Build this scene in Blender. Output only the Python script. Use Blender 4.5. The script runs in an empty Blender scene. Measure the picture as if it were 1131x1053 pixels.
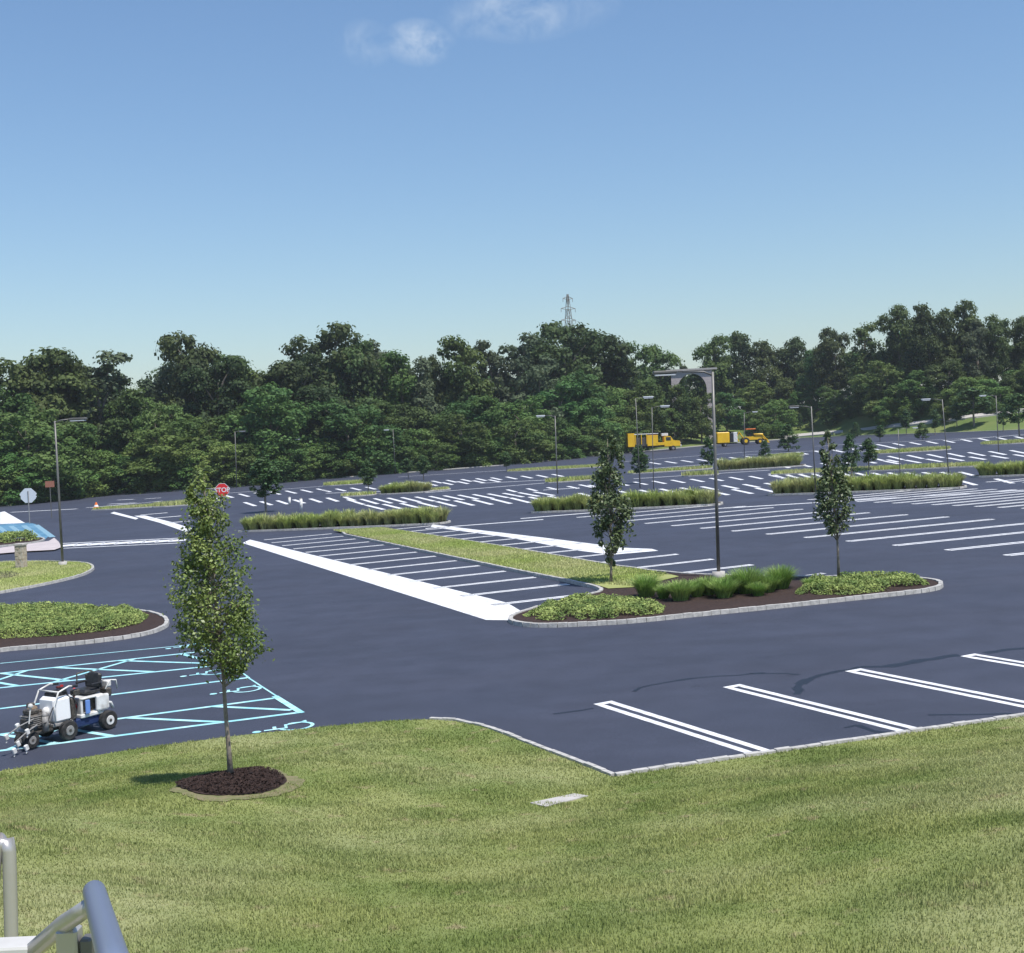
import bpy, math, random
import numpy as np
rng = np.random.default_rng(11); random.seed(11)
C = bpy.context.scene.collection
# ------------------------------------------------------------------ camera / site frame
F = 1400.0; HC = 6.0; CU, CV_ = 565.5, 526.5
def _n(a, s):
    n = np.array([-s, 1, -(a-526.5)/F]); return n/np.linalg.norm(n)
nl, ng = _n(479, -.068), _n(479, -.044)
Zc = -ng; fw = np.array([0, 0, 1.]); Yc = fw-(fw@Zc)*Zc; Yc /= np.linalg.norm(Yc); Xc = np.cross(Yc, Zc)
M = np.array([Xc, Yc, Zc]); NL = -(M@nl)
def ray(u, v): return M@np.array([u-CU, v-CV_, F])
def planez(x, y): return -(NL[0]*x+NL[1]*y+HC)/NL[2]+HC
def P(u, v):
    d = ray(u, v); t = -HC/(NL@d); p = d*t; return np.array([p[0], p[1], p[2]+HC])
R_ = P(1067, 725)-P(668, 777); R_ /= np.linalg.norm(R_)
D_ = np.cross(NL, R_); D_ = D_ if D_[1] > 0 else -D_
O_ = P(668, 777)
def RD(r, d): return O_+R_*r+D_*d
def toRD(p): q = np.asarray(p)-O_; return np.array([q@R_, q@D_])
# far edge of the lot as y(x)
FE = [P(*q)[:2] for q in [(0, 560), (110, 548), (240, 540), (350, 530), (560, 514), (700, 500), (790, 491.5), (880, 484.5), (951, 481.5), (1040, 479), (1131, 475.5)]]
FEX = np.array([-400]+[q[0] for q in FE]+[500]); FEY = np.array([150]+[q[1] for q in FE]+[150.])
o_ = np.argsort(FEX); FEX = FEX[o_]; FEY = FEY[o_]
def yf(x): return np.interp(x, FEX, FEY)
HX = [-200, -90, -30, 20, 60, 110, 180, 400]; HH = [3, 3, 4, 4, 8, 10, 11, 12]
def hillz(x, y):
    t = np.clip((y-yf(x)-4)/70, 0, 1); return np.interp(x, HX, HH)*t*t*(3-2*t)+0*x
def groundz(x, y):
    xc = np.clip(x, -420, 420); return planez(xc, np.minimum(y, 900))-.06+hillz(xc, y)
# lawn edge (r,d)
LE = np.array([(-90, -3), (-40, -2), (-16, -.1), (-12.4, .5), (-9.8, .95), (-7.8, .98), (-6.1, .80), (-4.7, .55), (-3.95, .25), (-3.45, -.25), (-3.0, -1.2), (-2.0, -5.9), (6.2, -5.9), (60, -5.9)])
def lawn_dist(r, d):
    best = np.full(np.shape(r), 1e9)
    for (x0, y0), (x1, y1) in zip(LE[:-1], LE[1:]):
        L2 = (x1-x0)**2+(y1-y0)**2; t = np.clip(((r-x0)*(x1-x0)+(d-y0)*(y1-y0))/L2, 0, 1)
        best = np.minimum(best, np.hypot(r-x0-t*(x1-x0), d-y0-t*(y1-y0)))
    edge = np.interp(r, LE[:, 0], LE[:, 1]); return np.where(d < edge, best, -best)
def lawng(dd, r):
    k = np.interp(r, [-7, -1.5], [4.2, .9]); dd = np.maximum(dd, 0); s = np.interp(r, [-7, -1.5], [.245, .213])*(dd-k*(1-np.exp(-dd/k))); return .11+4.6*np.tanh(s/4.6*1.0)*1.0
def lawnz(x, y):
    rr = (x-O_[0])*R_[0]+(y-O_[1])*R_[1]; d2 = (x-O_[0])*D_[0]+(y-O_[1])*D_[1]
    dd = lawn_dist(rr, d2); b = .05*np.sin(x*.5+1)*np.sin(y*.37)*np.clip(dd/4, 0, 1)
    return planez(x, y)+lawng(dd, rr)+b, dd
def hit(u, v):
    d = ray(u, v); d = d/d[1]
    for y in np.arange(1.5, 40, .02):
        x = d[0]*y; z = HC+d[2]*y; lz, dd = lawnz(x, y)
        if dd > 0 and z <= lz: return np.array([x, y, float(lz)])
    return P(u, v)
def at_top(p, v):            # height of a vertical thing standing at p whose top shows on image row v
    q = M.T@(np.array([p[0], p[1], p[2]-HC])); up = M.T@np.array([0, 0, 1.])
    k = (v-CV_)/F; return (k*q[2]-q[1])/(up[1]-k*up[2])
def px2m(p): q = M.T@(np.array([p[0], p[1], p[2]-HC])); return q[2]/F
# ------------------------------------------------------------------ materials
def mat(name, col, rough=.8, metal=0, spec=.3, var=None, scale=3., col2=None, bump=0, bscale=20, trans=0, objvar=0, attr=False, coat=0, detail=4):
    m = bpy.data.materials.new(name); m.use_nodes = True; nt = m.node_tree; N = nt.nodes; L = nt.links
    b = N['Principled BSDF']; b.inputs['Roughness'].default_value = rough; b.inputs['Metallic'].default_value = metal
    b.inputs['Specular IOR Level'].default_value = spec
    c = (*col, 1); b.inputs['Base Color'].default_value = c; out = None
    tc = N.new('ShaderNodeTexCoord')
    if col2 is not None:
        n = N.new('ShaderNodeTexNoise'); n.inputs['Scale'].default_value = scale; n.inputs['Detail'].default_value = detail
        g = N.new('ShaderNodeNewGeometry'); L.new(g.outputs['Position'], n.inputs['Vector'])
        r = N.new('ShaderNodeMapRange'); r.inputs['From Min'].default_value = .35; r.inputs['From Max'].default_value = .65
        L.new(n.outputs['Fac'], r.inputs['Value'])
        x = N.new('ShaderNodeMix'); x.data_type = 'RGBA'; x.inputs[6].default_value = c; x.inputs[7].default_value = (*col2, 1)
        L.new(r.outputs['Result'], x.inputs[0]); out = x.outputs[2]
    if attr or objvar:
        if out is None:
            rgb = N.new('ShaderNodeRGB'); rgb.outputs[0].default_value = c; out = rgb.outputs[0]
        h = N.new('ShaderNodeHueSaturation'); L.new(out, h.inputs['Color']); out = h.outputs['Color']
        if attr:
            a = N.new('ShaderNodeAttribute'); a.attribute_name = 'rnd'; src = a.outputs['Fac']; amp = .9; lo = .55
        else:
            a = N.new('ShaderNodeObjectInfo'); src = a.outputs['Random']; amp = objvar; lo = 1-objvar/2
        mr = N.new('ShaderNodeMapRange'); mr.inputs['To Min'].default_value = lo; mr.inputs['To Max'].default_value = lo+amp
        L.new(src, mr.inputs['Value']); L.new(mr.outputs['Result'], h.inputs['Value'])
        if not attr:
            m2 = N.new('ShaderNodeMapRange'); m2.inputs['To Min'].default_value = .525; m2.inputs['To Max'].default_value = .48
            w = N.new('ShaderNodeMath'); w.operation = 'FRACT'; k = N.new('ShaderNodeMath'); k.operation = 'MULTIPLY'; k.inputs[1].default_value = 7.31
            L.new(src, k.inputs[0]); L.new(k.outputs[0], w.inputs[0]); L.new(w.outputs[0], m2.inputs['Value']); L.new(m2.outputs['Result'], h.inputs['Hue'])
    if out is not None: L.new(out, b.inputs['Base Color'])
    if bump:
        n2 = N.new('ShaderNodeTexNoise'); n2.inputs['Scale'].default_value = bscale; n2.inputs['Detail'].default_value = 5
        L.new(tc.outputs['Object'], n2.inputs['Vector']); bp_ = N.new('ShaderNodeBump'); bp_.inputs['Strength'].default_value = bump; bp_.inputs['Distance'].default_value = .02
        L.new(n2.outputs['Fac'], bp_.inputs['Height']); L.new(bp_.outputs['Normal'], b.inputs['Normal'])
    if trans:
        t = N.new('ShaderNodeBsdfTranslucent'); ms = N.new('ShaderNodeMixShader'); ms.inputs[0].default_value = trans
        if out is not None: L.new(out, t.inputs['Color'])
        else: t.inputs['Color'].default_value = c
        L.new(b.outputs[0], ms.inputs[1]); L.new(t.outputs[0], ms.inputs[2]); L.new(ms.outputs[0], N['Material Output'].inputs['Surface'])
    return m
MT = dict(
 white=mat('white_paint', (.80, .80, .80), .6, col2=(.56, .56, .58), scale=4, detail=9),
 whitem=mat('white_enamel', (.78, .78, .76), .4, col2=(.50, .48, .45), scale=5, detail=8),
 blue=mat('aqua_paint', (.26, .58, .63), .6, col2=(.45, .72, .75), scale=3.5, detail=8),
 bluep=mat('blue_zone_paint', (.06, .17, .27), .7, col2=(.13, .27, .38), scale=.8),
 kerb=mat('granite_block', (.50, .48, .45), .85, col2=(.34, .33, .31), scale=7, bump=.4, bscale=30),
 conc=mat('concrete', (.48, .45, .42), .85, col2=(.37, .35, .33), scale=4, bump=.2),
 pink=mat('pale_concrete', (.50, .44, .43), .85, col2=(.42, .37, .37), scale=2),
 mulch=mat('bark_mulch', (.024, .015, .013), .95, col2=(.055, .033, .026), scale=14, bump=.8, bscale=40),
 straw=mat('dead_grass', (.21, .175, .10), .95, col2=(.14, .15, .06), scale=9),
 tar=mat('tar_seal', (.012, .013, .02), .45, spec=.4),
 pole=mat('bronze_grey_metal', (.13, .125, .12), .45, metal=.3, col2=(.17, .165, .155), scale=2),
 lens=mat('lamp_lens', (.55, .57, .6), .4),
 steel=mat('brushed_steel', (.50, .47, .45), .36, metal=.55, bump=.03, bscale=60),
 bluerail=mat('grey_blue_rail_coating', (.15, .18, .27), .3, spec=.6),
 bark=mat('bark', (.19, .155, .12), .95, col2=(.30, .26, .21), scale=8, bump=.6),
 barkw=mat('woodland_bark', (.15, .12, .09), .95, col2=(.26, .23, .2), scale=1),
 rubber=mat('rubber', (.02, .02, .02), .8, col2=(.045, .042, .04), scale=12),
 black=mat('black_plastic', (.018, .018, .02), .45, col2=(.035, .035, .037), scale=14),
 dark=mat('greasy_engine_metal', (.06, .055, .05), .5, metal=.5, col2=(.16, .14, .12), scale=22),
 grey=mat('machine_grey', (.30, .29, .28), .5, col2=(.20, .19, .18), scale=12),
 navy=mat('navy_enamel', (.02, .035, .10), .4),
 bluem=mat('blue_enamel', (.14, .26, .58), .4),
 red=mat('red_enamel', (.5, .03, .03), .4),
 stopred=mat('sign_red', (.62, .03, .035), .45),
 yel=mat('yellow_enamel', (.80, .50, .02), .4, col2=(.72, .42, .02), scale=1.2),
 orange=mat('orange_plastic', (.75, .17, .03), .5),
 stone=mat('stone_pier', (.36, .29, .22), .9, col2=(.50, .45, .38), scale=5, bump=.4),
 glassd=mat('dark_glass', (.02, .03, .035), .1, spec=.7),
 leafa=mat('linden_leaf', (.11, .16, .035), .42, spec=.45, col2=(.22, .27, .08), scale=1.3, trans=.22, attr=True),
 leafb=mat('young_tree_leaf', (.08, .115, .045), .45, col2=(.14, .175, .08), scale=1.2, trans=.2, attr=True),
 leafc=mat('small_tree_leaf', (.04, .09, .028), .6, col2=(.08, .135, .045), scale=.5, trans=.15, attr=True, ),
 jun=mat('juniper', (.10, .16, .04), .7, col2=(.31, .37, .11), scale=1.6, trans=.15, attr=True),
 fgrass=mat('fountain_grass', (.20, .34, .07), .6, col2=(.32, .42, .13), scale=1.2, trans=.25, attr=True),
 fgrassd=mat('seeding_grass', (.33, .40, .11), .7, col2=(.46, .46, .22), scale=.25, trans=.25, attr=True),
 shrubfar=mat('wood_edge_leaf', (.070, .135, .032), .7, col2=(.14, .20, .05), scale=.12, trans=.25, objvar=.6),
)
wood_mats = [mat('oak_leaf', (.048, .076, .024), .65, col2=(.10, .138, .042), scale=.16, trans=.38, objvar=.55),
 mat('maple_leaf', (.062, .120, .030), .65, col2=(.13, .19, .050), scale=.14, trans=.38, objvar=.5),
 mat('locust_leaf', (.082, .145, .036), .65, col2=(.155, .215, .062), scale=.2, trans=.38, objvar=.5),
 mat('walnut_leaf', (.050, .130, .036), .65, col2=(.105, .20, .056), scale=.15, trans=.38, objvar=.4),
 mat('ash_leaf', (.068, .096, .05), .65, col2=(.115, .145, .075), scale=.2, trans=.38, objvar=.4)]
def asphalt_mat():
    m = bpy.data.materials.new('sealed_asphalt'); m.use_nodes = True; N = m.node_tree.nodes; L = m.node_tree.links; b = N['Principled BSDF']
    g = N.new('ShaderNodeNewGeometry')
    def noise(s, det, lo, hi, a=.35, c=.65, stretch=None):
        n = N.new('ShaderNodeTexNoise'); n.inputs['Scale'].default_value = s; n.inputs['Detail'].default_value = det
        if stretch:
            mp = N.new('ShaderNodeMapping'); mp.inputs['Rotation'].default_value = (0, 0, stretch[0]); mp.inputs['Scale'].default_value = (stretch[1], 1, 1)
            L.new(g.outputs['Position'], mp.inputs[0]); L.new(mp.outputs[0], n.inputs['Vector'])
        else: L.new(g.outputs['Position'], n.inputs['Vector'])
        r = N.new('ShaderNodeMapRange'); r.inputs['From Min'].default_value = a; r.inputs['From Max'].default_value = c
        r.inputs['To Min'].default_value = lo; r.inputs['To Max'].default_value = hi; L.new(n.outputs['Fac'], r.inputs['Value']); return r.outputs['Result']
    def mul(a, c):
        x = N.new('ShaderNodeMath'); x.operation = 'MULTIPLY'; L.new(a, x.inputs[0]); L.new(c, x.inputs[1]); return x.outputs[0]
    v = mul(mul(noise(.12, 4, .92, 1.09), noise(.9, 6, .92, 1.08)), mul(noise(60, 2, .75, 1.25), noise(.5, 4, .975, 1.03, stretch=(-.27, .08))))
    v = mul(mul(v, noise(1.7, 3, 1.0, .84, .66, .76)), mul(noise(260, 1, .7, 1.35), noise(.8, 2, 1.0, 1.05, .5, .56, stretch=(1.30, .012))))
    x = N.new('ShaderNodeVectorMath'); x.operation = 'SCALE'; x.inputs[0].default_value = (.040, .0445, .066); L.new(v, x.inputs['Scale'])
    L.new(x.outputs[0], b.inputs['Base Color']); L.new(noise(.3, 4, .64, .72), b.inputs['Roughness']); b.inputs['Specular IOR Level'].default_value = .35
    bp_ = N.new('ShaderNodeBump'); bp_.inputs['Strength'].default_value = .25; bp_.inputs['Distance'].default_value = .01
    L.new(noise(90, 2, 0, 1), bp_.inputs['Height']); L.new(bp_.outputs[0], b.inputs['Normal']); return m
MT['asphalt'] = asphalt_mat()
def turf_mat(name, blades):
    m = bpy.data.materials.new(name); m.use_nodes = True; N = m.node_tree.nodes; L = m.node_tree.links; b = N['Principled BSDF']
    g = N.new('ShaderNodeNewGeometry')
    def noise(s, det, a=.38, c=.62, mp=None):
        n = N.new('ShaderNodeTexNoise'); n.inputs['Scale'].default_value = s; n.inputs['Detail'].default_value = det
        if mp:
            q = N.new('ShaderNodeMapping'); q.inputs['Rotation'].default_value = (0, 0, mp[0]); q.inputs['Scale'].default_value = mp[1]
            L.new(g.outputs['Position'], q.inputs[0]); L.new(q.outputs[0], n.inputs['Vector'])
        else: L.new(g.outputs['Position'], n.inputs['Vector'])
        r = N.new('ShaderNodeMapRange'); r.inputs['From Min'].default_value = a; r.inputs['From Max'].default_value = c
        L.new(n.outputs['Fac'], r.inputs['Value']); return r.outputs['Result']
    def mix(f, a, c):
        x = N.new('ShaderNodeMix'); x.data_type = 'RGBA'
        L.new(f, x.inputs[0])
        for i, q in ((6, a), (7, c)):
            if isinstance(q, tuple): x.inputs[i].default_value = (*q, 1)
            else: L.new(q, x.inputs[i])
        return x.outputs[2]
    a = mix(noise(.7, 5), (.152, .192, .055), (.240, .262, .092))
    a = mix(noise(.22, 3, .45, .7), a, (.285, .295, .135))
    a = mix(noise(1.0, 4, .56, .85, (-.25, (.35, 2.2, 1))), a, (.148, .182, .055))
    a = mix(noise(2.6, 3, .62, .75), a, (.29, .25, .135))
    if blades:
        at = N.new('ShaderNodeAttribute'); at.attribute_name = 'rnd'
        h = N.new('ShaderNodeHueSaturation'); L.new(a, h.inputs['Color']); mr = N.new('ShaderNodeMapRange'); mr.inputs['To Min'].default_value = .85; mr.inputs['To Max'].default_value = 1.6
        L.new(at.outputs['Fac'], mr.inputs['Value']); L.new(mr.outputs['Result'], h.inputs['Value']); a = h.outputs['Color']
        t = N.new('ShaderNodeBsdfTranslucent'); L.new(a, t.inputs['Color']); ms = N.new('ShaderNodeMixShader'); ms.inputs[0].default_value = .3
        L.new(b.outputs[0], ms.inputs[1]); L.new(t.outputs[0], ms.inputs[2]); L.new(ms.outputs[0], N['Material Output'].inputs['Surface'])
    L.new(a, b.inputs['Base Color']); b.inputs['Roughness'].default_value = .8; b.inputs['Specular IOR Level'].default_value = .15
    return m
MT['turf'] = turf_mat('lawn_turf', False); MT['blade'] = turf_mat('lawn_blades', True)
MT['field'] = mat('meadow', (.085, .135, .03), .9, col2=(.15, .18, .055), scale=.09)
MT['padgrass'] = mat('bed_turf', (.24, .27, .08), .9, col2=(.33, .34, .13), scale=.5)
# ------------------------------------------------------------------ mesh helpers
def tag(o, label=None, cat=None, group=None, kind=None):
    if label: o['label'] = label
    if cat: o['category'] = cat
    if group: o['group'] = group
    if kind: o['kind'] = kind
    return o
def make(name, V, Fc, m, parent=None, smooth=False, rnd=None):
    me = bpy.data.meshes.new(name)
    V = np.asarray(V, dtype=np.float32)
    if isinstance(Fc, np.ndarray):
        k = Fc.shape[1]; n = len(Fc); me.vertices.add(len(V)); me.vertices.foreach_set('co', V.ravel()); me.loops.add(n*k); me.loops.foreach_set('vertex_index', Fc.astype(np.int32).ravel())
        me.polygons.add(n); me.polygons.foreach_set('loop_start', np.arange(0, n*k, k, dtype=np.int32)); me.update(calc_edges=True)
    else: me.from_pydata(V.tolist(), [], Fc); me.update()
    if rnd is not None:
        a = me.attributes.new('rnd', 'FLOAT', 'POINT'); a.data.foreach_set('value', np.asarray(rnd, dtype=np.float32))
    for mm in (m if isinstance(m, (list, tuple)) else [m]): me.materials.append(mm)
    if smooth: me.polygons.foreach_set('use_smooth', [True]*len(me.polygons))
    o = bpy.data.objects.new(name, me); C.objects.link(o)
    if parent is not None: o.parent = parent
    return o
def empty(name, loc, rz=0, **k):
    o = bpy.data.objects.new(name, None); C.objects.link(o); o.location = tuple(float(c) for c in loc); o.rotation_euler = (0, 0, rz); o.empty_display_size = .3
    tag(o, k.get('label'), k.get('cat'), k.get('group'), k.get('kind')); return o
class MB:
    def __init__(s): s.v = []; s.f = []
    def add(s, V, Fc): n = len(s.v); s.v += [tuple(map(float, q)) for q in V]; s.f += [tuple(i+n for i in f) for f in Fc]; return s
    def box(s, c, d, rz=0, ry=0, taper=1.0, bev=0.0):
        x, y, z = d[0]/2, d[1]/2, d[2]/2; pts = []
        if bev <= 0:
            prof = [(-x, -y), (x, -y), (x, y), (-x, y)]; levels = [(-z, 1), (z, taper)]
        else:
            b = bev; prof = [(-x+b, -y), (x-b, -y), (x, -y+b), (x, y-b), (x-b, y), (-x+b, y), (-x, y-b), (-x, -y+b)]
            levels = [(-z, 1-b/max(x, y)), (-z+b, 1), (z-b, taper), (z, taper*(1-b/max(x, y)))]
        n = len(prof)
        for zz, t in levels:
            for px, py in prof: pts.append([px*t, py*t, zz])
        pts = np.array(pts); 
        if ry: pts = pts@np.array([[math.cos(ry), 0, -math.sin(ry)], [0, 1, 0], [math.sin(ry), 0, math.cos(ry)]])
        if rz: pts = pts@np.array([[math.cos(rz), math.sin(rz), 0], [-math.sin(rz), math.cos(rz), 0], [0, 0, 1]])
        pts = pts+np.array(c); fs = [tuple(range(n))[::-1], tuple(range(n*(len(levels)-1), n*len(levels)))]
        for l in range(len(levels)-1):
            for i in range(n): fs.append((l*n+i, l*n+(i+1) % n, (l+1)*n+(i+1) % n, (l+1)*n+i))
        return s.add(pts, fs)
    def tube(s, path, rad, seg=10, cap=True):
        path = [np.array(p, float) for p in path]; n = len(path)
        rad = rad if hasattr(rad, '__len__') else [rad]*n; V = []; ref = None
        for i, p in enumerate(path):
            t = path[min(i+1, n-1)]-path[max(i-1, 0)]; t /= np.linalg.norm(t)+1e-9
            if ref is None: ref = np.array([1., 0, 0]) if abs(t[0]) < .9 else np.array([0, 1., 0])
            a = ref-(ref@t)*t; a /= np.linalg.norm(a)+1e-9; ref = a; b = np.cross(t, a)
            for k in range(seg):
                w = 2*math.pi*k/seg; V.append(p+rad[i]*(math.cos(w)*a+math.sin(w)*b))
        fs = [(i*seg+k, i*seg+(k+1) % seg, (i+1)*seg+(k+1) % seg, (i+1)*seg+k) for i in range(n-1) for k in range(seg)]
        if cap: fs += [tuple(range(seg))[::-1], tuple(range((n-1)*seg, n*seg))]
        return s.add(V, fs)
    def disc(s, c, r, axis, w, seg=20):  # solid wheel-like cylinder, axis vector
        a = np.array(axis, float); a /= np.linalg.norm(a); c = np.array(c, float)
        return s.tube([c-a*w/2, c-a*w*.38, c+a*w*.38, c+a*w/2], [r*.9, r, r, r*.9], seg)
    def ball(s, c, r, seg=10, rings=6, sc=(1, 1, 1)):
        V = []; fs = []
        for i in range(rings+1):
            th = math.pi*i/rings
            for k in range(seg):
                w = 2*math.pi*k/seg; V.append((c[0]+r*sc[0]*math.sin(th)*math.cos(w), c[1]+r*sc[1]*math.sin(th)*math.sin(w), c[2]+r*sc[2]*math.cos(th)))
        fs = [(i*seg+k, (i+1)*seg+k, (i+1)*seg+(k+1) % seg, i*seg+(k+1) % seg) for i in range(rings) for k in range(seg)]
        return s.add(V, fs)
    def build(s, name, m, parent=None, smooth=False): return make(name, s.v, s.f, m, parent, smooth)
def smooth_poly(pts, closed=True, it=2):
    for _ in range(it):
        n = len(pts); out = [] if closed else [pts[0]]
        for i in range(n if closed else n-1):
            a, b = np.array(pts[i]), np.array(pts[(i+1) % n]); out += [a*.75+b*.25, a*.25+b*.75]
        if not closed: out.append(pts[-1])
        pts = out
    return pts
def resample(pts, step, closed):
    pts = [np.array(p, float) for p in pts]
    if closed: pts = pts+[pts[0]]
    L = [0]
    for a, b in zip(pts[:-1], pts[1:]): L.append(L[-1]+np.linalg.norm(b-a))
    n = max(2, int(round(L[-1]/step))); A = np.array(pts)
    t = np.linspace(0, L[-1], n+1); out = np.stack([np.interp(t, L, A[:, k]) for k in range(A.shape[1])], 1)
    return out[:-1] if closed else out
def kerb(name, pts, closed, h=.13, w=.16, step=.3, label=None, parent=None, base=0):
    q = resample(pts, step, closed); n = len(q); mb = MB(); m = n if closed else n-1
    for i in range(m):
        a, b = q[i], q[(i+1) % n]; t = (b-a)[:2]; L = np.linalg.norm(t); t = t/L; nn = np.array([-t[1], t[0]])
        g = .006; hh = h+random.uniform(-.008, .008); j = random.uniform(-.006, .006)
        P0 = a[:2]+t*g; P1 = b[:2]-t*g; V = []
        for pp in (P0, P1):
            for k, z in ((-w/2+j, -.05), (w/2+j, -.05), (w/2+j-.012, hh), (-w/2+j+.012, hh)):
                x, y = pp+nn*k; V.append((x, y, planez(x, y)+z+base))
        mb.add(V, [(0, 1, 2, 3)[::-1], (4, 5, 6, 7), (0, 4, 5, 1)[::-1], (1, 5, 6, 2)[::-1], (2, 6, 7, 3)[::-1], (3, 7, 4, 0)[::-1]])
    o = mb.build(name, MT['kerb'], parent)
    if parent is None: tag(o, label, 'kerb', kind='structure')
    return o
def sheet(name, pts, z, m, parent=None):
    V = [(p[0], p[1], planez(p[0], p[1])+z) for p in pts]
    from mathutils.geometry import tessellate_polygon
    from mathutils import Vector
    tr = tessellate_polygon([[Vector((v[0], v[1], 0)) for v in V]]); fs = []
    for t in tr:
        a, b, c = [V[i] for i in t]; s = (b[0]-a[0])*(c[1]-a[1])-(b[1]-a[1])*(c[0]-a[0]); fs.append(tuple(t) if s > 0 else tuple(t)[::-1])
    return make(name, V, fs, m, parent)
def inpoly(x, y, poly):
    poly = np.array([p[:2] for p in poly]); ins = np.zeros(np.shape(x), bool); j = len(poly)-1
    for i in range(len(poly)):
        xi, yi = poly[i]; xj, yj = poly[j]
        c = ((yi > y) != (yj > y)) & (x < (xj-xi)*(y-yi)/(yj-yi+1e-12)+xi); ins ^= c; j = i
    return ins
def sample_in(poly, n):
    A = np.array([p[:2] for p in poly]); lo, hi = A.min(0), A.max(0); out = np.zeros((0, 2))
    while len(out) < n:
        q = rng.uniform(lo, hi, (n*3, 2)); out = np.vstack([out, q[inpoly(q[:, 0], q[:, 1], poly)]])
    return out[:n]
def leaves(pts, nrm, size, asp=.6, jit=.8):
    n = len(pts); N_ = nrm+rng.normal(0, jit, (n, 3)); N_ /= np.linalg.norm(N_, axis=1, keepdims=True)+1e-9
    a = np.cross(N_, rng.normal(0, 1, (n, 3))); a /= np.linalg.norm(a, axis=1, keepdims=True)+1e-9; b = np.cross(N_, a)
    s = (size*rng.uniform(.6, 1.25, (n, 1)) if np.isscalar(size) else size[:, None])
    V = np.stack([pts-a*s*.5, pts+b*s*asp*.5, pts+a*s*.5, pts-b*s*asp*.5], 1).reshape(-1, 3)
    return V, np.arange(n*4).reshape(n, 4), np.repeat(rng.random(n), 4)
def blades(base, h, w, lean=.35, curl=False, up=None):
    n = len(base); ang = rng.uniform(0, 2*math.pi, n); dirn = np.stack([np.cos(ang), np.sin(ang), 0*ang], 1)
    side = np.stack([-np.sin(ang), np.cos(ang), 0*ang], 1); hh = (h*rng.uniform(.6, 1.2, n))[:, None]; ww = (w*np.ones(n))[:, None]
    ln = rng.normal(0, lean, (n, 1)) if up is None else up
    tip = base+np.array([0, 0, 1.])*hh+dirn*hh*ln
    r = rng.random(n)
    if not curl:
        V = np.stack([base-side*ww/2, base+side*ww/2, tip], 1).reshape(-1, 3); return V, np.arange(n*3).reshape(n, 3), np.repeat(r, 3)
    mid = base+np.array([0, 0, 1.])*hh*.62+dirn*hh*ln*.3; tip = base+np.array([0, 0, 1.])*hh*.85+dirn*hh*ln*1.1
    V = np.stack([base-side*ww/2, base+side*ww/2, mid+side*ww*.45, mid-side*ww*.45, tip+side*ww*.12, tip-side*ww*.12], 1).reshape(-1, 3)
    i = np.arange(n)[:, None]*6; Fq = np.concatenate([i+np.array([[0, 1, 2, 3]]), i+np.array([[3, 2, 4, 5]])]); return V, Fq, np.repeat(r, 6)
def copy_tree(o, parent=None):
    c = o.copy(); C.objects.link(c)
    if parent is not None: c.parent = parent
    for ch in list(o.children): copy_tree(ch, c)
    return c
# ------------------------------------------------------------------ terrain, lot
xs = np.unique(np.concatenate([np.linspace(-3000, -400, 8), np.linspace(-400, 420, 90), np.linspace(420, 3000, 8)]))
rows = []
for s in np.linspace(0, 1, 12): rows.append(np.stack([xs, -150+(yf(xs)+150)*s], 1))
for t in (4, 10, 16, 24, 32, 42, 55, 74, 110, 200, 400, 800, 1600, 3500): rows.append(np.stack([xs, yf(xs)+t], 1))
G = np.array(rows); V = np.stack([G[..., 0], G[..., 1], groundz(G[..., 0], G[..., 1])], -1).reshape(-1, 3)
nr, nc = G.shape[:2]; idx = np.arange(nr*nc).reshape(nr, nc)
Fq = np.stack([idx[:-1, :-1], idx[:-1, 1:], idx[1:, 1:], idx[1:, :-1]], -1).reshape(-1, 4)
tag(make('ground', V, Fq, MT['field'], smooth=True), 'green meadow ground rolling out to the horizon', 'ground', kind='structure')
xs2 = np.linspace(-260, 330, 60); pts = [(x, yf(x)) for x in xs2]+[(330, 8), (-260, 8)]
tag(sheet('asphalt', pts, 0, MT['asphalt']), 'freshly sealed blue-black asphalt of the parking lot', 'asphalt', kind='structure')
# pale far kerb / path
pts = [np.array([x, yf(x)+.4, 0]) for x in np.linspace(-150, 250, 160)]
mb = MB()
for a, b in zip(pts[:-1], pts[1:]):
    w = .9 if a[0] < 60 else 1.6
    V = []
    for p in (a, b):
        for k in (0, w): V.append((p[0], p[1]+k, planez(p[0], p[1]+k)+.16))
        V.append((p[0], p[1]+w, planez(p[0], p[1]+w)-.2)); V.append((p[0], p[1], planez(p[0], p[1])-.05))
    mb.add(V, [(0, 4, 5, 1), (3, 7, 4, 0), (1, 5, 6, 2)])
tag(mb.build('far_kerb', MT['conc']), 'pale kerb along the far edge of the lot', 'kerb', kind='structure')
def hillhit(u, v):
    d = ray(u, v); d = d/d[1]
    for y in np.arange(120, 600, .5):
        x = d[0]*y
        if HC+d[2]*y <= groundz(x, y): return np.array([x, y, float(groundz(x, y))])
    return None
mb = MB(); up_, lo_ = [], []
for u in range(862, 1240, 12):
    v = np.interp(u, [862, 951, 1131, 1240], [484, 476.3, 454.5, 441]); a, b = hillhit(u, v-1.4), hillhit(u, v+1.4)
    if a is not None and b is not None: up_.append(a); lo_.append(b)
V = []
for a, b in zip(up_, lo_): V += [(a[0], a[1], a[2]+.35), (b[0], b[1], b[2]+.35), (b[0], b[1], b[2]-.4)]
Fp = []
for i in range(len(up_)-1): k = i*3; Fp += [(k+1, k+4, k+3, k), (k+2, k+5, k+4, k+1)]
tag(make('path', V, Fp, MT['conc']), 'pale path climbing the far grassy slope at right', 'path', kind='structure')
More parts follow.
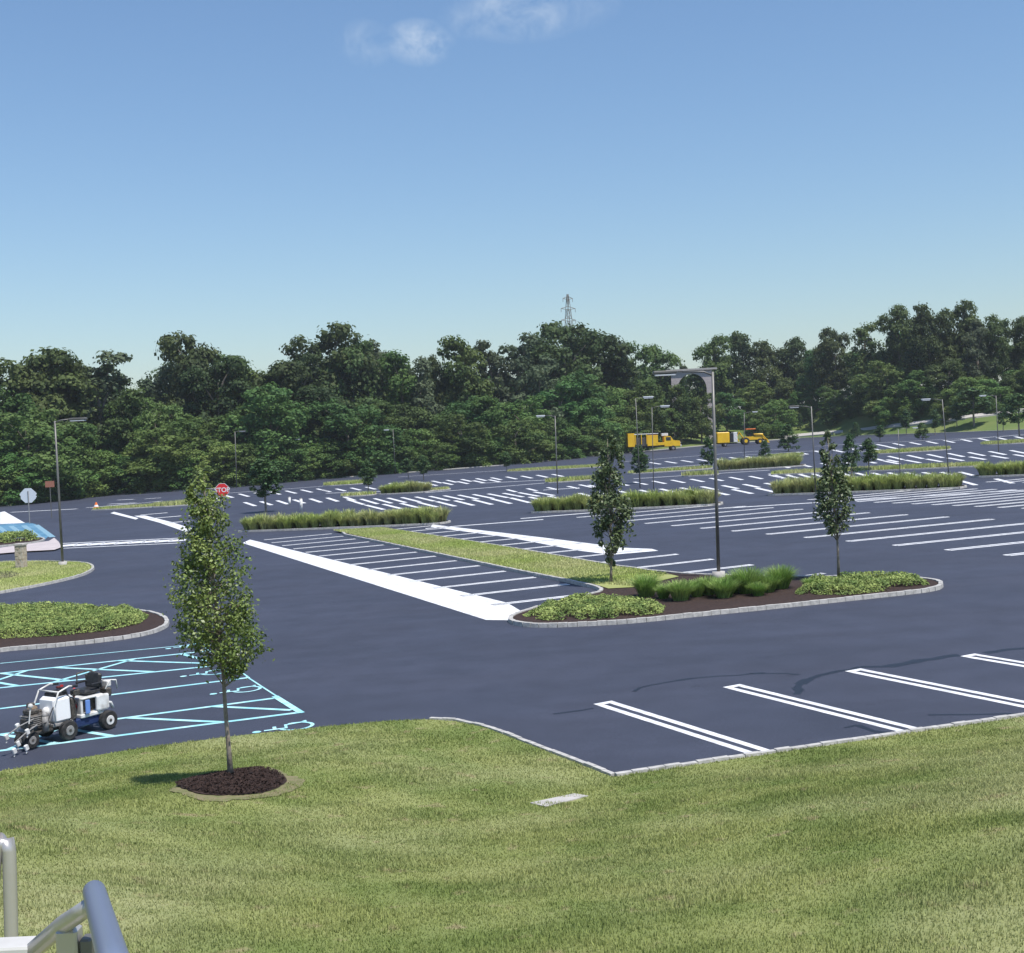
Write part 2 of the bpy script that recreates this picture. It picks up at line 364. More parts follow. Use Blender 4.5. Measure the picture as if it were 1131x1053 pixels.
# ------------------------------------------------------------------ lawn
rs = np.concatenate([np.linspace(-70, -20, 18), np.arange(-19.6, -4.6, .4), np.arange(-4.4, -1.4, .06), np.arange(-1.2, 24, .4), np.linspace(24.5, 50, 15)])
ts = np.concatenate([[0, .08, .2, .4, .7, 1.0], np.arange(1.4, 30, .5), [34, 40, 50]])
V = []; 
for t in ts:
    for r in rs:
        e = np.interp(r, LE[:, 0], LE[:, 1]); p = RD(r, e-t); z, dd = lawnz(p[0], p[1]); V.append((p[0], p[1], float(z) if t > 0 else planez(p[0], p[1])+.10))
idx = np.arange(len(V)).reshape(len(ts), len(rs)); Fq = np.stack([idx[1:, :-1], idx[1:, 1:], idx[:-1, 1:], idx[:-1, :-1]], -1).reshape(-1, 4)
tag(make('lawn', np.array(V), Fq, MT['turf'], smooth=True), 'mown lawn slope falling to the parking lot', 'lawn', kind='structure')
T0 = hit(255, 860)
RW = .86
slab_c = hit(617, 885)
n = 2600000
x = rng.uniform(-14, 17, n); y = rng.uniform(4.5, 30, n)
keep = (np.abs(x) < .50*y+1.6) & (rng.random(n) < np.clip(1.1-(y-6)/26, .35, 1))
x, y = x[keep], y[keep]; z, dd = lawnz(x, y)
k = (dd > .02) & (((x-T0[0]-.07)/RW)**2+((y-T0[1]+.28)/(RW*1.5))**2 > 1) & (np.hypot((x-slab_c[0]), (y-slab_c[1])*1.9) > .42)
x, y, z, dd = x[k], y[k], z[k], dd[k]
LIM = 620000
x, y, z = x[:LIM], y[:LIM], z[:LIM]
hh = .036*(1+.9*np.clip(np.sin(x*6.1+3*np.sin(y*1.3))*np.sin(y*5.3+2*np.sin(x*1.9))-.55, 0, 1))*(1+.25*np.sin(x*1.7+np.sin(y*2)*2)); ww = .004+.0007*y
Vb, Fb, rb = blades(np.stack([x, y, z-.004], 1), hh, ww, .55)
tag(make('grass', Vb, Fb, MT['blade'], rnd=rb), 'short dry-tipped grass blades of the mown slope', 'grass', kind='stuff')
# kerb at the lawn corner
kp = [RD(*q) for q in [(-3.85, .2), (-3.4, -.22), (-2.95, -1.2), (-1.95, -5.82)]]
kerb('kerb', [p for p in kp], False, h=.14, w=.12, step=.3, label='granite block kerb on the left side of the near parking bays')
kerb('kerb', [RD(-1.93, -5.85), RD(40, -5.85)], False, h=.15, w=.14, step=.3, label='granite block kerb between the lawn and the near bays')
# ------------------------------------------------------------------ painted markings
class Paint:
    def __init__(s): s.v = []; s.f = []
    def line(s, a, b, w, z=.004):
        a, b = np.array(a[:2], float), np.array(b[:2], float); t = b-a; L = np.linalg.norm(t); t /= L; nn = np.array([-t[1], t[0]])*w/2
        s.poly([a-nn, b-nn, b+nn, a+nn], z)
    def poly(s, q, z=.004):
        n = len(s.v); s.v += [(p[0], p[1], planez(p[0], p[1])+z) for p in q]; s.f.append(tuple(range(n, n+len(q))))
    def pl(s, pts, w, z=.004, closed=False):
        pts = [np.array(p[:2], float) for p in pts]; n = len(pts); m = n if closed else n-1
        off = []
        for i in range(n):
            a = pts[(i-1) % n] if (closed or i > 0) else pts[i]; b = pts[(i+1) % n] if (closed or i < n-1) else pts[i]
            t = b-a; t /= np.linalg.norm(t)+1e-9; off.append(np.array([-t[1], t[0]])*w/2)
        for i in range(m):
            j = (i+1) % n; s.poly([pts[i]-off[i], pts[j]-off[j], pts[j]+off[j], pts[i]+off[i]], z)
W = Paint(); lw = .11
def hair(a, b, gap=.17, w=.10, ends=(1, 0)):
    a, b = np.array(a[:2]), np.array(b[:2]); t = (b-a)/np.linalg.norm(b-a); nn = np.array([-t[1], t[0]])*gap
    W.line(a-nn, b-nn, w); W.line(a+nn, b+nn, w)
    if ends[0]: W.line(a-nn-nn/np.linalg.norm(nn)*w/2, a+nn+nn/np.linalg.norm(nn)*w/2, w*1.2, .008)
    if ends[1]: W.line(b-nn-nn/np.linalg.norm(nn)*w/2, b+nn+nn/np.linalg.norm(nn)*w/2, w*1.2, .008)
# near row (hairpin lines)
near = [((668, 777), (858, 838)), ((812, 758), (1028, 811)), ((946, 741), None), ((1067, 725), None)]
for i in range(12):
    a = RD(i*3.08, 0)
    dr = 1.1 if i == 0 else 1.0
    hair(a, RD(i*3.08+1.08, -5.76), .155, .16)
# bank 1: wide band and bays
def pxq(*q): return [P(*a) for a in q]
W.poly(pxq((268, 600), (537, 685), (575, 685.5), (577, 676), (560, 666), (361, 617), (276, 596.2)))
def skew(r0, d, dref=36, k=.102): return r0+(dref-d)*k
for i in range(14):
    d = 17.3+i*3.32
    ra = np.interp(d, [13.9, 59.2], [1.2, -3.6])+1.2; rb = np.interp(d, [17, 27.9, 62.7], [6.6, 5.4, 2.1])-.12
    hair(RD(ra, d), RD(rb, d+.3), .13, .17, (0, 0))
# bank 2
W.poly(pxq((477, 579.5), (476, 582.2), (560, 593.5), (640, 608.5), (676, 613), (727, 608.5), (720, 606.5), (690, 605.3), (600, 594)))
for i in range(13):
    d = 20.7+i*3.25
    ra = np.interp(d, [20.6, 25.5, 38, 61.8], [10.1, 9.4, 8.4, 5.7])+.15
    rb = np.interp(d, [17, 30, 60], [14.2, 13.2, 9.2])
    hair(RD(ra, d), RD(rb, d+.35), .13, .17, (0, 1 if d < 29 else 0))
hair(RD(12.2, 15.9), RD(14.6, 16.4), .12, .085, (0, 1))
# double rows running away from the big island
def blk_far(r): return np.interp(r, [10, 28.5, 36, 46, 54, 80, 120], [60.5, 57.0, 58, 53.5, 58, 50, 40])-1.5
for bi, r0 in enumerate([20.3, 36.2, 52.2, 68.2, 84.2, 100.2]):
    for k in range(-14, 9) if bi == 0 else np.arange(-14, 9, .55):
        d = 35.9+k*3.32
        ra = skew(r0, d); rb = ra+10.6
        if d < 12.5 or d > blk_far(ra+5): continue
        W.line(RD(ra, d-.14), RD(rb, d-.14+.1), .20); W.line(RD(ra, d+.2), RD(rb, d+.3), .20)
        W.line(RD(ra, d-.17), RD(ra, d+.19), .1, .008); W.line(RD(rb, d-.08), RD(rb, d+.28), .1, .008)
# lines of the cross aisles (edge lines before the beds)
for a, b in [((470, 584), (600, 574)), ((800, 561.5), (1131, 541.5)), ((575, 573), (660, 566))]:
    W.line(P(*a), P(*b), .5)
# crosswalk at left and stop bars
W.line(P(68, 600.5), P(200, 594.5), .45); W.line(P(70, 605.8), P(200, 599.9), .35)
for i in range(9):
    t = i/9; a = P(75+i*15, 603.6-i*.68); b = P(79+i*15, 599.8-i*.68)
    W.line(a, a*.45+b*.55, 1.2, .008)
W.poly(pxq((0, 566), (5, 565), (28, 578), (0, 579.5)))
W.line(P(12, 566), P(85, 562.3), .8)
W.poly(pxq((148, 570), (176, 577.5), (206, 588), (212, 584), (190, 577), (160, 569.5)))
W.poly(pxq((122, 567), (150, 574), (153, 572.5), (126, 565.5)))
for q in [(155, 569, 185, 566.5), (165, 573, 200, 570), (182, 578, 212, 575.5), (130, 552.5, 148, 551.6), (160, 551.2, 178, 550), (175, 556.5, 200, 555.5), (120, 557, 150, 555.6)]:
    W.line(P(q[0], q[1]), P(q[2], q[3]), .8)
W.line(P(95, 561), P(176, 554), .6)
# far rows of bays: (first px, last px, pixel vector of one line at the first px, count)
def farrow(a, b, a2, b2, pitch=2.9, w=.22, frac=1.0):
    A, B, A2, B2 = P(*a), P(*b), P(*a2), P(*b2); n = max(2, int(np.linalg.norm(B-A)/(pitch*.52)))
    for i in range(n+1):
        t = i/n; p = A*(1-t)+B*t; q = A2*(1-t)+B2*t; v = q-p; L = np.linalg.norm(v)
        W.line(p, p+v*frac, w*1.15); 
def spineline(a, b, w=.3): W.line(P(*a), P(*b), w)
farrow((384, 552), (590, 543.5), (402, 557.5), (612, 547.5), 3.4, .36)
farrow((404, 558), (606, 548), (424, 563), (628, 553.5), 3.4, .36)
farrow((640, 545), (845, 533.8), (655, 549), (862, 537.2), 3.6, .36)
farrow((656, 549.5), (862, 537.8), (676, 554), (884, 542.5), 3.6, .36)
farrow((850, 523.5), (1060, 521.5), (866, 528.5), (1078, 526), 3.8, .36)
farrow((640, 535.5), (850, 525), (654, 538.5), (864, 528), 3.8, .34)
farrow((560, 541), (650, 536), (570, 543.5), (662, 538.5), 3.6, .34)
farrow((960, 505), (1140, 496.5), (976, 509), (1158, 500), 4.2, .4)
farrow((977, 509.5), (1145, 501), (993, 512.5), (1163, 504), 4.2, .4)
farrow((860, 514.5), (980, 508), (872, 517), (992, 510.5), 4.2, .4)
farrow((700, 512), (860, 502), (712, 514), (873, 504), 4.5, .42)
farrow((430, 534), (610, 524), (440, 536.4), (622, 526.5), 4.2, .4)
farrow((355, 541), (540, 530), (365, 543.5), (552, 532.5), 4.0, .4)
farrow((230, 548), (350, 540), (240, 551), (362, 542.8), 4.0, .4)
farrow((270, 555), (380, 549), (282, 559), (392, 553), 4.0, .4)
farrow((950, 492), (1140, 481), (962, 494.4), (1150, 483.4), 4.8, .45)
farrow((880, 499.5), (980, 493.5), (892, 502), (992, 496), 4.8, .45)
farrow((1060, 531), (1140, 527), (1078, 536), (1160, 532), 3.6, .34)
for a, b in [((360, 545), (480, 541)), ((470, 544.5), (610, 533)), ((440, 527), (560, 519.5)), ((600, 541.5), (640, 539)), ((530, 534), (640, 528.5)), ((700, 519), (850, 508)), ((690, 510), (880, 495)),
             ((862, 522), (1080, 511)), ((900, 493), (1131, 481)), ((250, 545), (360, 537)), ((820, 503), (950, 495)), ((940, 500), (1040, 493.5)), ((1050, 487), (1131, 480)), ((700, 529), (850, 519.5)), ((100, 561), (180, 553.5))]:
    spineline(a, b, .55)
tag(make('white_markings', W.v, W.f, MT['white']), 'white painted parking bay lines and crosswalk of the lot', 'road marking', kind='structure')
# aqua accessible bays
A = Paint()
def al(u0, v0, u1, v1, w=.16, ext=0):
    a, b = P(u0, v0), P(u1, v1)
    if ext: a = a+(a-b)/np.linalg.norm(a-b)*ext
    A.line(a, b, w, .004)
al(0, 744, 231, 719, ext=1.5); al(0, 760, 233, 736, ext=1.5); al(0, 783, 276, 748.5, ext=1.5); al(0, 811.5, 306, 771, ext=1.5); al(0, 829.5, 332, 787, ext=1.5)
A.line(P(272, 747.5), P(334, 788), .05, .008); A.line(P(303.5, 769.5), P(333, 788), .16, .012); A.line(P(227, 716), P(274, 748), .05, .008)
def zig(a0, a1, b0, b1, n, start=0):
    pa = [P(a0[0]+(a1[0]-a0[0])*t, a0[1]+(a1[1]-a0[1])*t) for t in np.linspace(0, 1, n)]
    pb = [P(b0[0]+(b1[0]-b0[0])*t, b0[1]+(b1[1]-b0[1])*t) for t in np.linspace(0, 1, n)]
    for i in range(n-1): A.line(pa[i], pb[i+1], .09, .008)
for (a0, b0) in [((0, 811.5), (62, 821.5)), ((62, 803.3), (125, 813.6)), ((140, 793.2), (245, 798)), ((235, 780.6), (322, 784.8)), ((70, 803), (10, 828))]:
    A.line(P(*a0), P(*b0), .15, .008)
for (a0, b0) in [((0, 744), (75, 752)), ((60, 737.7), (170, 742.4)), ((30, 741), (-40, 764)), ((130, 730), (225, 733)), ((150, 727.8), (60, 753.5)), ((200, 722.5), (232, 731)), ((-40, 748), (20, 758))]:
    A.line(P(*a0), P(*b0), .15, .008)
for (a0, b0) in [((0, 733), (215, 712)), ]:
    A.line(P(*a0), P(*b0), .09, .004)
tag(make('aqua_markings', A.v, A.f, MT['blue']), 'aqua painted accessible bay lines with hatched aisles', 'road marking', kind='structure')
# wheelchair symbols
def wheelchair(c, up, sc, name='wheelchair_symbol', label=''):
    S = Paint(); up = up/np.linalg.norm(up); rt = np.array([up[1], -up[0]])
    def q(a, b): return np.array(c[:2])+rt*a*sc+up*b*sc
    S.pl([q(.02+.36*math.cos(w), -.22+.36*math.sin(w)) for w in np.linspace(math.radians(105), math.radians(385), 22)], .085*sc, .009)
    S.pl([q(-.10, .48), q(-.07, .0), q(.25, .0), q(.38, -.45), q(.50, -.42)], .10*sc, .013)
    S.pl([q(-.08, .25), q(.20, .25)], .08*sc, .011)
    S.poly([q(-.12+.1*math.cos(w), .64+.1*math.sin(w)) for w in np.linspace(0, 2*math.pi, 14)[:-1]], .009)
    tag(make(name, S.v, S.f, MT['blue']), label, 'road marking', kind='structure')
up1 = -R_[:2]+D_[:2]*.05
for (u, v), s, lb in [((316, 804), .98, 'aqua wheelchair symbol beside the lawn edge'), ((263, 763), .95, 'aqua wheelchair symbol in the bay behind the lawn tree'), ((228, 744), .95, 'aqua wheelchair symbol half hidden by the lawn tree crown'), ((208, 714), .95, 'aqua wheelchair symbol near the groundcover island')]:
    wheelchair(P(u, v), up1, s, label=lb)
# blue zone at far left
tag(sheet('blue_zone', pxq((-50, 582), (0, 579), (32, 577.6), (39, 579), (54, 592), (50, 596), (0, 598), (-50, 601)), .004, MT['bluep']), 'blue painted hatched zone at the left edge', 'road marking', kind='structure')
Z = Paint()
for i in range(6): Z.line(P(-30+i*14, 583-i*.6), P(-12+i*14, 596-i*.5), .5, .010)
Z.line(P(-30, 586), P(36, 582.5), .35, .008)
tag(make('blue_hatching', Z.v, Z.f, mat('light_blue_paint', (.20, .34, .42), .6)), 'light blue hatching on the blue painted zone', 'road marking', kind='structure')
# crack sealing
K = Paint()
def crack(o, s, pts, w):
    q = [P(o[0]+a/s, o[1]+b/s) for a, b in pts]; q = resample(q, .35, False); q = [np.array([p[0]+rng.normal(0, .04), p[1]+rng.normal(0, .05)]) for p in q]
    for i in range(len(q)-1): K.line(q[i], q[i+1], w*rng.uniform(.7, 1.3), .0025+.0004*(i % 2))
crack((560, 680), 3.77, [(200, 412), (290, 400), (380, 385)], .13)
crack((560, 680), 3.77, [(530, 315), (560, 295), (700, 272), (820, 258), (1080, 238)], .12)
crack((831, 680), 3.77, [(0, 245), (100, 240), (200, 250)], .12)
crack((831, 680), 3.77, [(190, 330), (185, 300), (235, 260), (350, 230), (480, 215), (600, 210)], .22)
crack((831, 680), 3.77, [(560, 214), (700, 190), (860, 165)], .3)
crack((831, 680), 3.77, [(960, 155), (1131, 135), (1300, 118)], .2)
crack((831, 680), 3.77, [(390, 470), (430, 450), (480, 480), (600, 485)], .12)
crack((831, 680), 3.77, [(740, 412), (1000, 410), (1131, 412)], .12)
tag(make('crack_seal', K.v, K.f, MT['tar']), 'black tar sealed cracks wandering across the near bays', 'crack sealant', kind='structure')
# ------------------------------------------------------------------ islands
def island(name, loop, label, fill, mound=.0, sm=1, step=.3, cat='planting island'):
    p0 = sum(loop)/len(loop); root = empty(name, (0, 0, 0), label=label, cat=cat)
    lp = smooth_poly(loop, True, sm)
    kerb('kerb', lp, True, parent=root, step=step)
    sheet('mulch_bed' if fill == 'mulch' else 'turf_bed', lp, .095, MT['mulch' if fill == 'mulch' else 'padgrass'], root)
    return root, lp
big, bl = island('planting_island', pxq((562, 686), (570, 691.5), (600, 693.5), (650, 691.5), (700, 688.5), (760, 682), (850, 673), (940, 663.5), (1010, 656), (1034, 652.5), (1041, 648), (1034, 643.5), (1005, 640.5), (940, 639.5), (870, 640), (800, 638.5), (738, 635.5), (671, 626), (560, 606), (419, 584), (361, 587.5), (460, 608.5), (560, 630), (655, 649), (668, 655), (650, 660), (610, 669), (572, 680)),
                 'kerbed island with a long turf arm reaching between the bays', 'mulch')
sheet('turf_bed', pxq((423, 584.8), (560, 607.2), (671, 627.2), (738, 637), (750, 640), (700, 652), (672, 653.5), (655, 648), (560, 629), (460, 607.6), (368, 587.6)), .115, MT['padgrass'], big)
isA, la = island('planting_island', pxq((-70, 732), (0, 719.5), (50, 716), (100, 711), (150, 704.5), (175, 698), (186, 691), (181, 683), (160, 677), (100, 674), (40, 673), (0, 674), (-70, 680)), 'kerbed mulch island of yellow-green groundcover left of the aqua bays', 'mulch')
isB, lb = island('planting_island', pxq((-70, 667), (0, 656), (30, 650.5), (60, 644.5), (90, 637), (103, 630.5), (102, 626), (93, 623), (60, 621.5), (0, 622), (-70, 627)), 'kerbed grassy island with the stone pier and a lamp post', 'turf')
sheet('dark_patch', pxq((-30, 637), (0, 633), (14, 633), (22, 636), (12, 640), (-8, 642)), .102, MT['mulch'], isB)  # dark brown patch over the island turf, left of the pier
isC, lc = island('planting_island', pxq((-80, 604), (0, 598), (30, 595.5), (46, 595), (50, 597), (40, 600), (0, 604.5), (-80, 611)), 'narrow hedge island behind the stone pier', 'mulch', step=.5)
tag(sheet('sidewalk', pxq((-80, 614), (0, 606.5), (30, 602.5), (54, 599), (60, 595.5), (65, 600), (68, 606), (60, 609), (30, 610.5), (0, 613), (-80, 620)), .1, MT['pink']), 'pale pinkish sidewalk ramp at the end of the crosswalk', 'sidewalk', kind='structure')
# groundcover
def juniper(name, poly, n, hgt, leaf, label, m='jun', cat='groundcover', lump=.8, holes=.0):
    q = sample_in(poly, n); c = q.mean(0)
    A_ = np.array([p[:2] for p in poly]); 
    ed = np.full(len(q), 1e9)
    for i in range(len(A_)):
        a, b = A_[i], A_[(i+1) % len(A_)]; L2 = ((b-a)**2).sum(); t = np.clip(((q-a)@(b-a))/L2, 0, 1); ed = np.minimum(ed, np.linalg.norm(q-a-t[:, None]*(b-a), axis=1))
    cc = sample_in(poly, max(4, int(len(q)/240))); 
    dmin = np.full(len(q), 9.)
    for s in range(0, len(q), 4000): dmin[s:s+4000] = np.sqrt(((q[s:s+4000, None]-cc[None])**2).sum(-1)).min(1)
    dome = np.sqrt(np.clip(1-(dmin/lump)**2, .02, 1)); hz = hgt*dome*np.clip(ed/.35, .15, 1)
    z = planez(q[:, 0], q[:, 1])+.1+hz*rng.uniform(.35, 1.0, len(q))
    k = (dome > .15+holes*rng.random(len(q)))
    q, z = q[k], z[k]
    V, Fq, r = leaves(np.stack([q[:, 0], q[:, 1], z], 1), np.array([0, -.2, .9]), leaf, .45, .6)
    return tag(make(name, V, Fq, MT[m], rnd=r), label, cat, kind='stuff')
juniper('juniper_groundcover', pxq((578, 684), (600, 689), (650, 688), (700, 685), (732, 681), (735, 673), (700, 668), (640, 663), (600, 672)), 15000, .29, .10, 'low juniper cover on the left nose of the big island', lump=.5, holes=.75)
juniper('juniper_groundcover', pxq((878, 660), (940, 661), (1000, 654), (1026, 649), (1020, 643), (980, 641.5), (930, 642), (888, 646)), 13000, .32, .10, 'low juniper cover on the right tip of the big island', lump=.5, holes=.6)
juniper('groundcover', pxq((-60, 717), (0, 709), (60, 706), (120, 700), (155, 692), (165, 684), (150, 678), (60, 674.5), (0, 676), (-60, 682)), 46000, .36, .10, 'yellow-green groundcover mound on the front left island', lump=.6, holes=.35)
juniper('hedge', pxq((-70, 606), (0, 602), (30, 599), (44, 597), (30, 596), (0, 598.5), (-70, 604)), 6000, .8, .22, 'low clipped hedge on the narrow island', lump=1.2)
# island B turf blades
q = sample_in(lb, 26000); Vb, Fb, rb = blades(np.stack([q[:, 0], q[:, 1], planez(q[:, 0], q[:, 1])+.09], 1), .09, .03, .5)
tag(make('island_grass', Vb, Fb, MT['fgrassd'], rnd=rb), 'grass on the island round the stone pier', 'grass', kind='stuff')
q = sample_in(pxq((423, 584.8), (560, 607.2), (671, 627.2), (738, 637), (700, 651), (655, 648), (560, 629), (460, 607.6), (368, 587.6)), 60000); Vb, Fb, rb = blades(np.stack([q[:, 0], q[:, 1], planez(q[:, 0], q[:, 1])+.11], 1), .09, .035, .6)
tag(make('island_grass', Vb, Fb, MT['fgrassd'], rnd=rb), 'yellowish grass on the long arm of the big island', 'grass', kind='stuff')
# ornamental grasses
def tuft_mesh(m, n, h, spread, w, heads=False):
    a = rng.uniform(0, 2*math.pi, n); rr = spread*.28*np.sqrt(rng.random(n)); base = np.stack([rr*np.cos(a), rr*np.sin(a), 0*a], 1)
    ang = a+rng.normal(0, .5, n); L = rng.uniform(.1, 1, (n, 1))*spread/h; dirn = np.stack([np.cos(ang), np.sin(ang), 0*ang], 1); side = np.stack([-np.sin(ang), np.cos(ang), 0*ang], 1)
    hh = (h*rng.uniform(.6, 1.05, n))[:, None]*(1.1-.35*L/(spread/h))
    mid = base+[0, 0, 1]*hh*.65+dirn*hh*L*.35; tip = base+[0, 0, 1]*hh*.95+dirn*hh*L*.95
    V = np.stack([base-side*w/2, base+side*w/2, mid+side*w*.45, mid-side*w*.45, tip+side*w*.15, tip-side*w*.15], 1).reshape(-1, 3)
    i = np.arange(n)[:, None]*6; Fq = np.concatenate([i+np.array([[0, 1, 2, 3]]), i+np.array([[3, 2, 4, 5]])])
    return V, Fq, np.repeat(rng.random(n), 6)
def tuft(name, m, *a): V, Fq, r = tuft_mesh(m, *a); return make(name, V, Fq, MT[m], rnd=r)
protoT = [tuft('grass_clump', 'fgrass', 1100, 1.05, 1.05, .02), tuft('grass_clump', 'fgrass', 950, .85, .95, .02), tuft('grass_clump', 'fgrassd', 420, 1.0, .8, .04), tuft('grass_clump', 'fgrassd', 420, .9, .85, .04)]
used = [False]*4
def put(k, p, s, label, group, rz=None):
    if used[k]: o = protoT[k].copy(); C.objects.link(o)
    else: o = protoT[k]; used[k] = True
    o.location = (p[0], p[1], planez(p[0], p[1])+.09); o.rotation_euler = (0, 0, random.uniform(0, 6)); o.scale = (s*1.1, s*1.1, s)
    return tag(o, label, 'ornamental grass', group)
for i, (u, v, s) in enumerate([(714, 662, .95), (752, 666, 1.05), (783, 660, .8), (800, 663, 1.0), (826, 658, 1.1), (848, 657, .9), (862, 653, 1.0), (895, 653, .55), (733, 664, .6), (838, 661, .7), (770, 662, .7), (908, 653, .45), (812, 657, .8)]):
    o = put(i % 2, P(u, v), s*.8, 'green fountain grass clump on the big island', 'fountain grasses on the big island')
put_lab = ['green fountain grass clump, leftmost on the big island beside the slim tree', 'largest green fountain grass clump, second from left on the big island']
gg = [o for o in C.objects if o.get('group') == 'fountain grasses on the big island']
gg[0]['label'] = put_lab[0]; gg[1]['label'] = put_lab[1]
for o in gg[2:]: o['label'] = 'green fountain grass clump in the crowd right of the two large ones'
def bedrow(l, r, depth, label, hs, gname, kind='row', n=None, m=(2, 3)):
    a, b = P(*l), P(*r); ax = (b-a); L = np.linalg.norm(ax); ax /= L; pr = np.array([-ax[1], ax[0], 0]); pr = pr if pr[1] > 0 else -pr
    loop = [a, b, b+ax*depth*.2+pr*depth*.5, b+pr*depth, a+pr*depth, a-ax*depth*.2+pr*depth*.5]
    root, lp = island('planting_bed', loop, label, 'mulch' if kind == 'row' else 'turf', step=.6, cat='planting bed')
    if kind == 'row':
        nn = n or int(L/.72)
        for i in range(nn):
            for row in range(2):
                p = a+ax*(L*(i+.5+random.uniform(-.25, .25))/nn)+pr*(depth*(.3+.42*row)+random.uniform(-.1, .1)); put(m[(i+row) % 2], p, hs*random.uniform(.8, 1.12), 'fountain grass clump in the '+gname, 'grasses on the '+gname)
    else:
        q = sample_in(lp, int(min(14000, 90*L*depth))); Vb, Fb, rb = blades(np.stack([q[:, 0], q[:, 1], planez(q[:, 0], q[:, 1])+.09], 1), hs, .09, .4)
        tag(make('bed_grass', Vb, Fb, MT['fgrassd'], rnd=rb), 'grass mat on the '+gname, 'grass', kind='stuff')
bedrow((262, 588.5), (480, 580), 2.6, 'long grass bed behind the first bay row', 1.15, 'long bed behind the first bay row')
bedrow((588, 567.5), (787, 559), 2.6, 'long grass bed behind the slim tree', 1.15, 'long bed behind the slim tree')
bedrow((850, 548), (1056, 540.5), 2.8, 'long grass bed right of the tall lamp post', 1.15, 'long bed right of the tall lamp post')
bedrow((1078, 528), (1200, 523), 2.8, 'grass bed at the right edge of the lot', 1.15, 'bed at the right edge')
bedrow((416, 547), (465, 544.5), 3.5, 'short grass bed in the middle distance', 1.25, 'short bed in the middle distance')
bedrow((795, 521), (884, 515.5), 5, 'distant grass bed left of the crossing aisle', 1.35, 'distant bed left of the crossing aisle', n=16)
bedrow((700, 524), (783, 518.5), 4, 'distant turf bed behind the tall lamp post', .35, 'distant bed behind the tall lamp post', 'turf')
bedrow((753, 527), (785, 525.5), 2.5, 'small turf tip beside the distant bed', .5, 'small tip beside the distant bed', 'turf')
bedrow((852, 525.5), (1072, 516.5), 4, 'long distant turf bed behind the grass bed at right', .35, 'long distant bed at right', 'turf')
bedrow((606, 534), (652, 531), 3, 'small turf bed beside the distant lamp post', .5, 'small bed beside the distant lamp post', 'turf')
bedrow((560, 522), (655, 517), 6, 'distant turf bed at the foot of the wood', .35, 'distant bed at the foot of the wood', 'turf')
bedrow((356, 537.5), (392, 535.5), 6, 'distant turf bed on the left by the wood', .5, 'distant bed on the left by the wood', 'turf')
bedrow((376, 549.5), (404, 548), 3, 'small low turf bed in the left middle distance', .4, 'small low bed in the left middle distance', 'turf')
bedrow((466, 543.5), (490, 542), 3, 'small turf bed right of the short grass bed', .3, 'small bed right of the short grass bed', 'turf')
bedrow((170, 561), (222, 557.5), 6, 'turf bed left of the stop sign', .5, 'bed left of the stop sign', 'turf')
bedrow((100, 564.5), (165, 561), 4, 'low turf bed at the bend of the left road', .3, 'low bed at the bend of the left road', 'turf')
bedrow((975, 502), (1046, 497.5), 7, 'far turf bed on the right', .4, 'far bed on the right', 'turf')
bedrow((1096, 492), (1180, 487), 7, 'far turf bed touching the right edge', .4, 'far bed touching the right edge', 'turf')
bedrow((860, 505.5), (890, 503), 4, 'far turf bed under the bushy young tree', .4, 'far bed under the bushy young tree', 'turf')
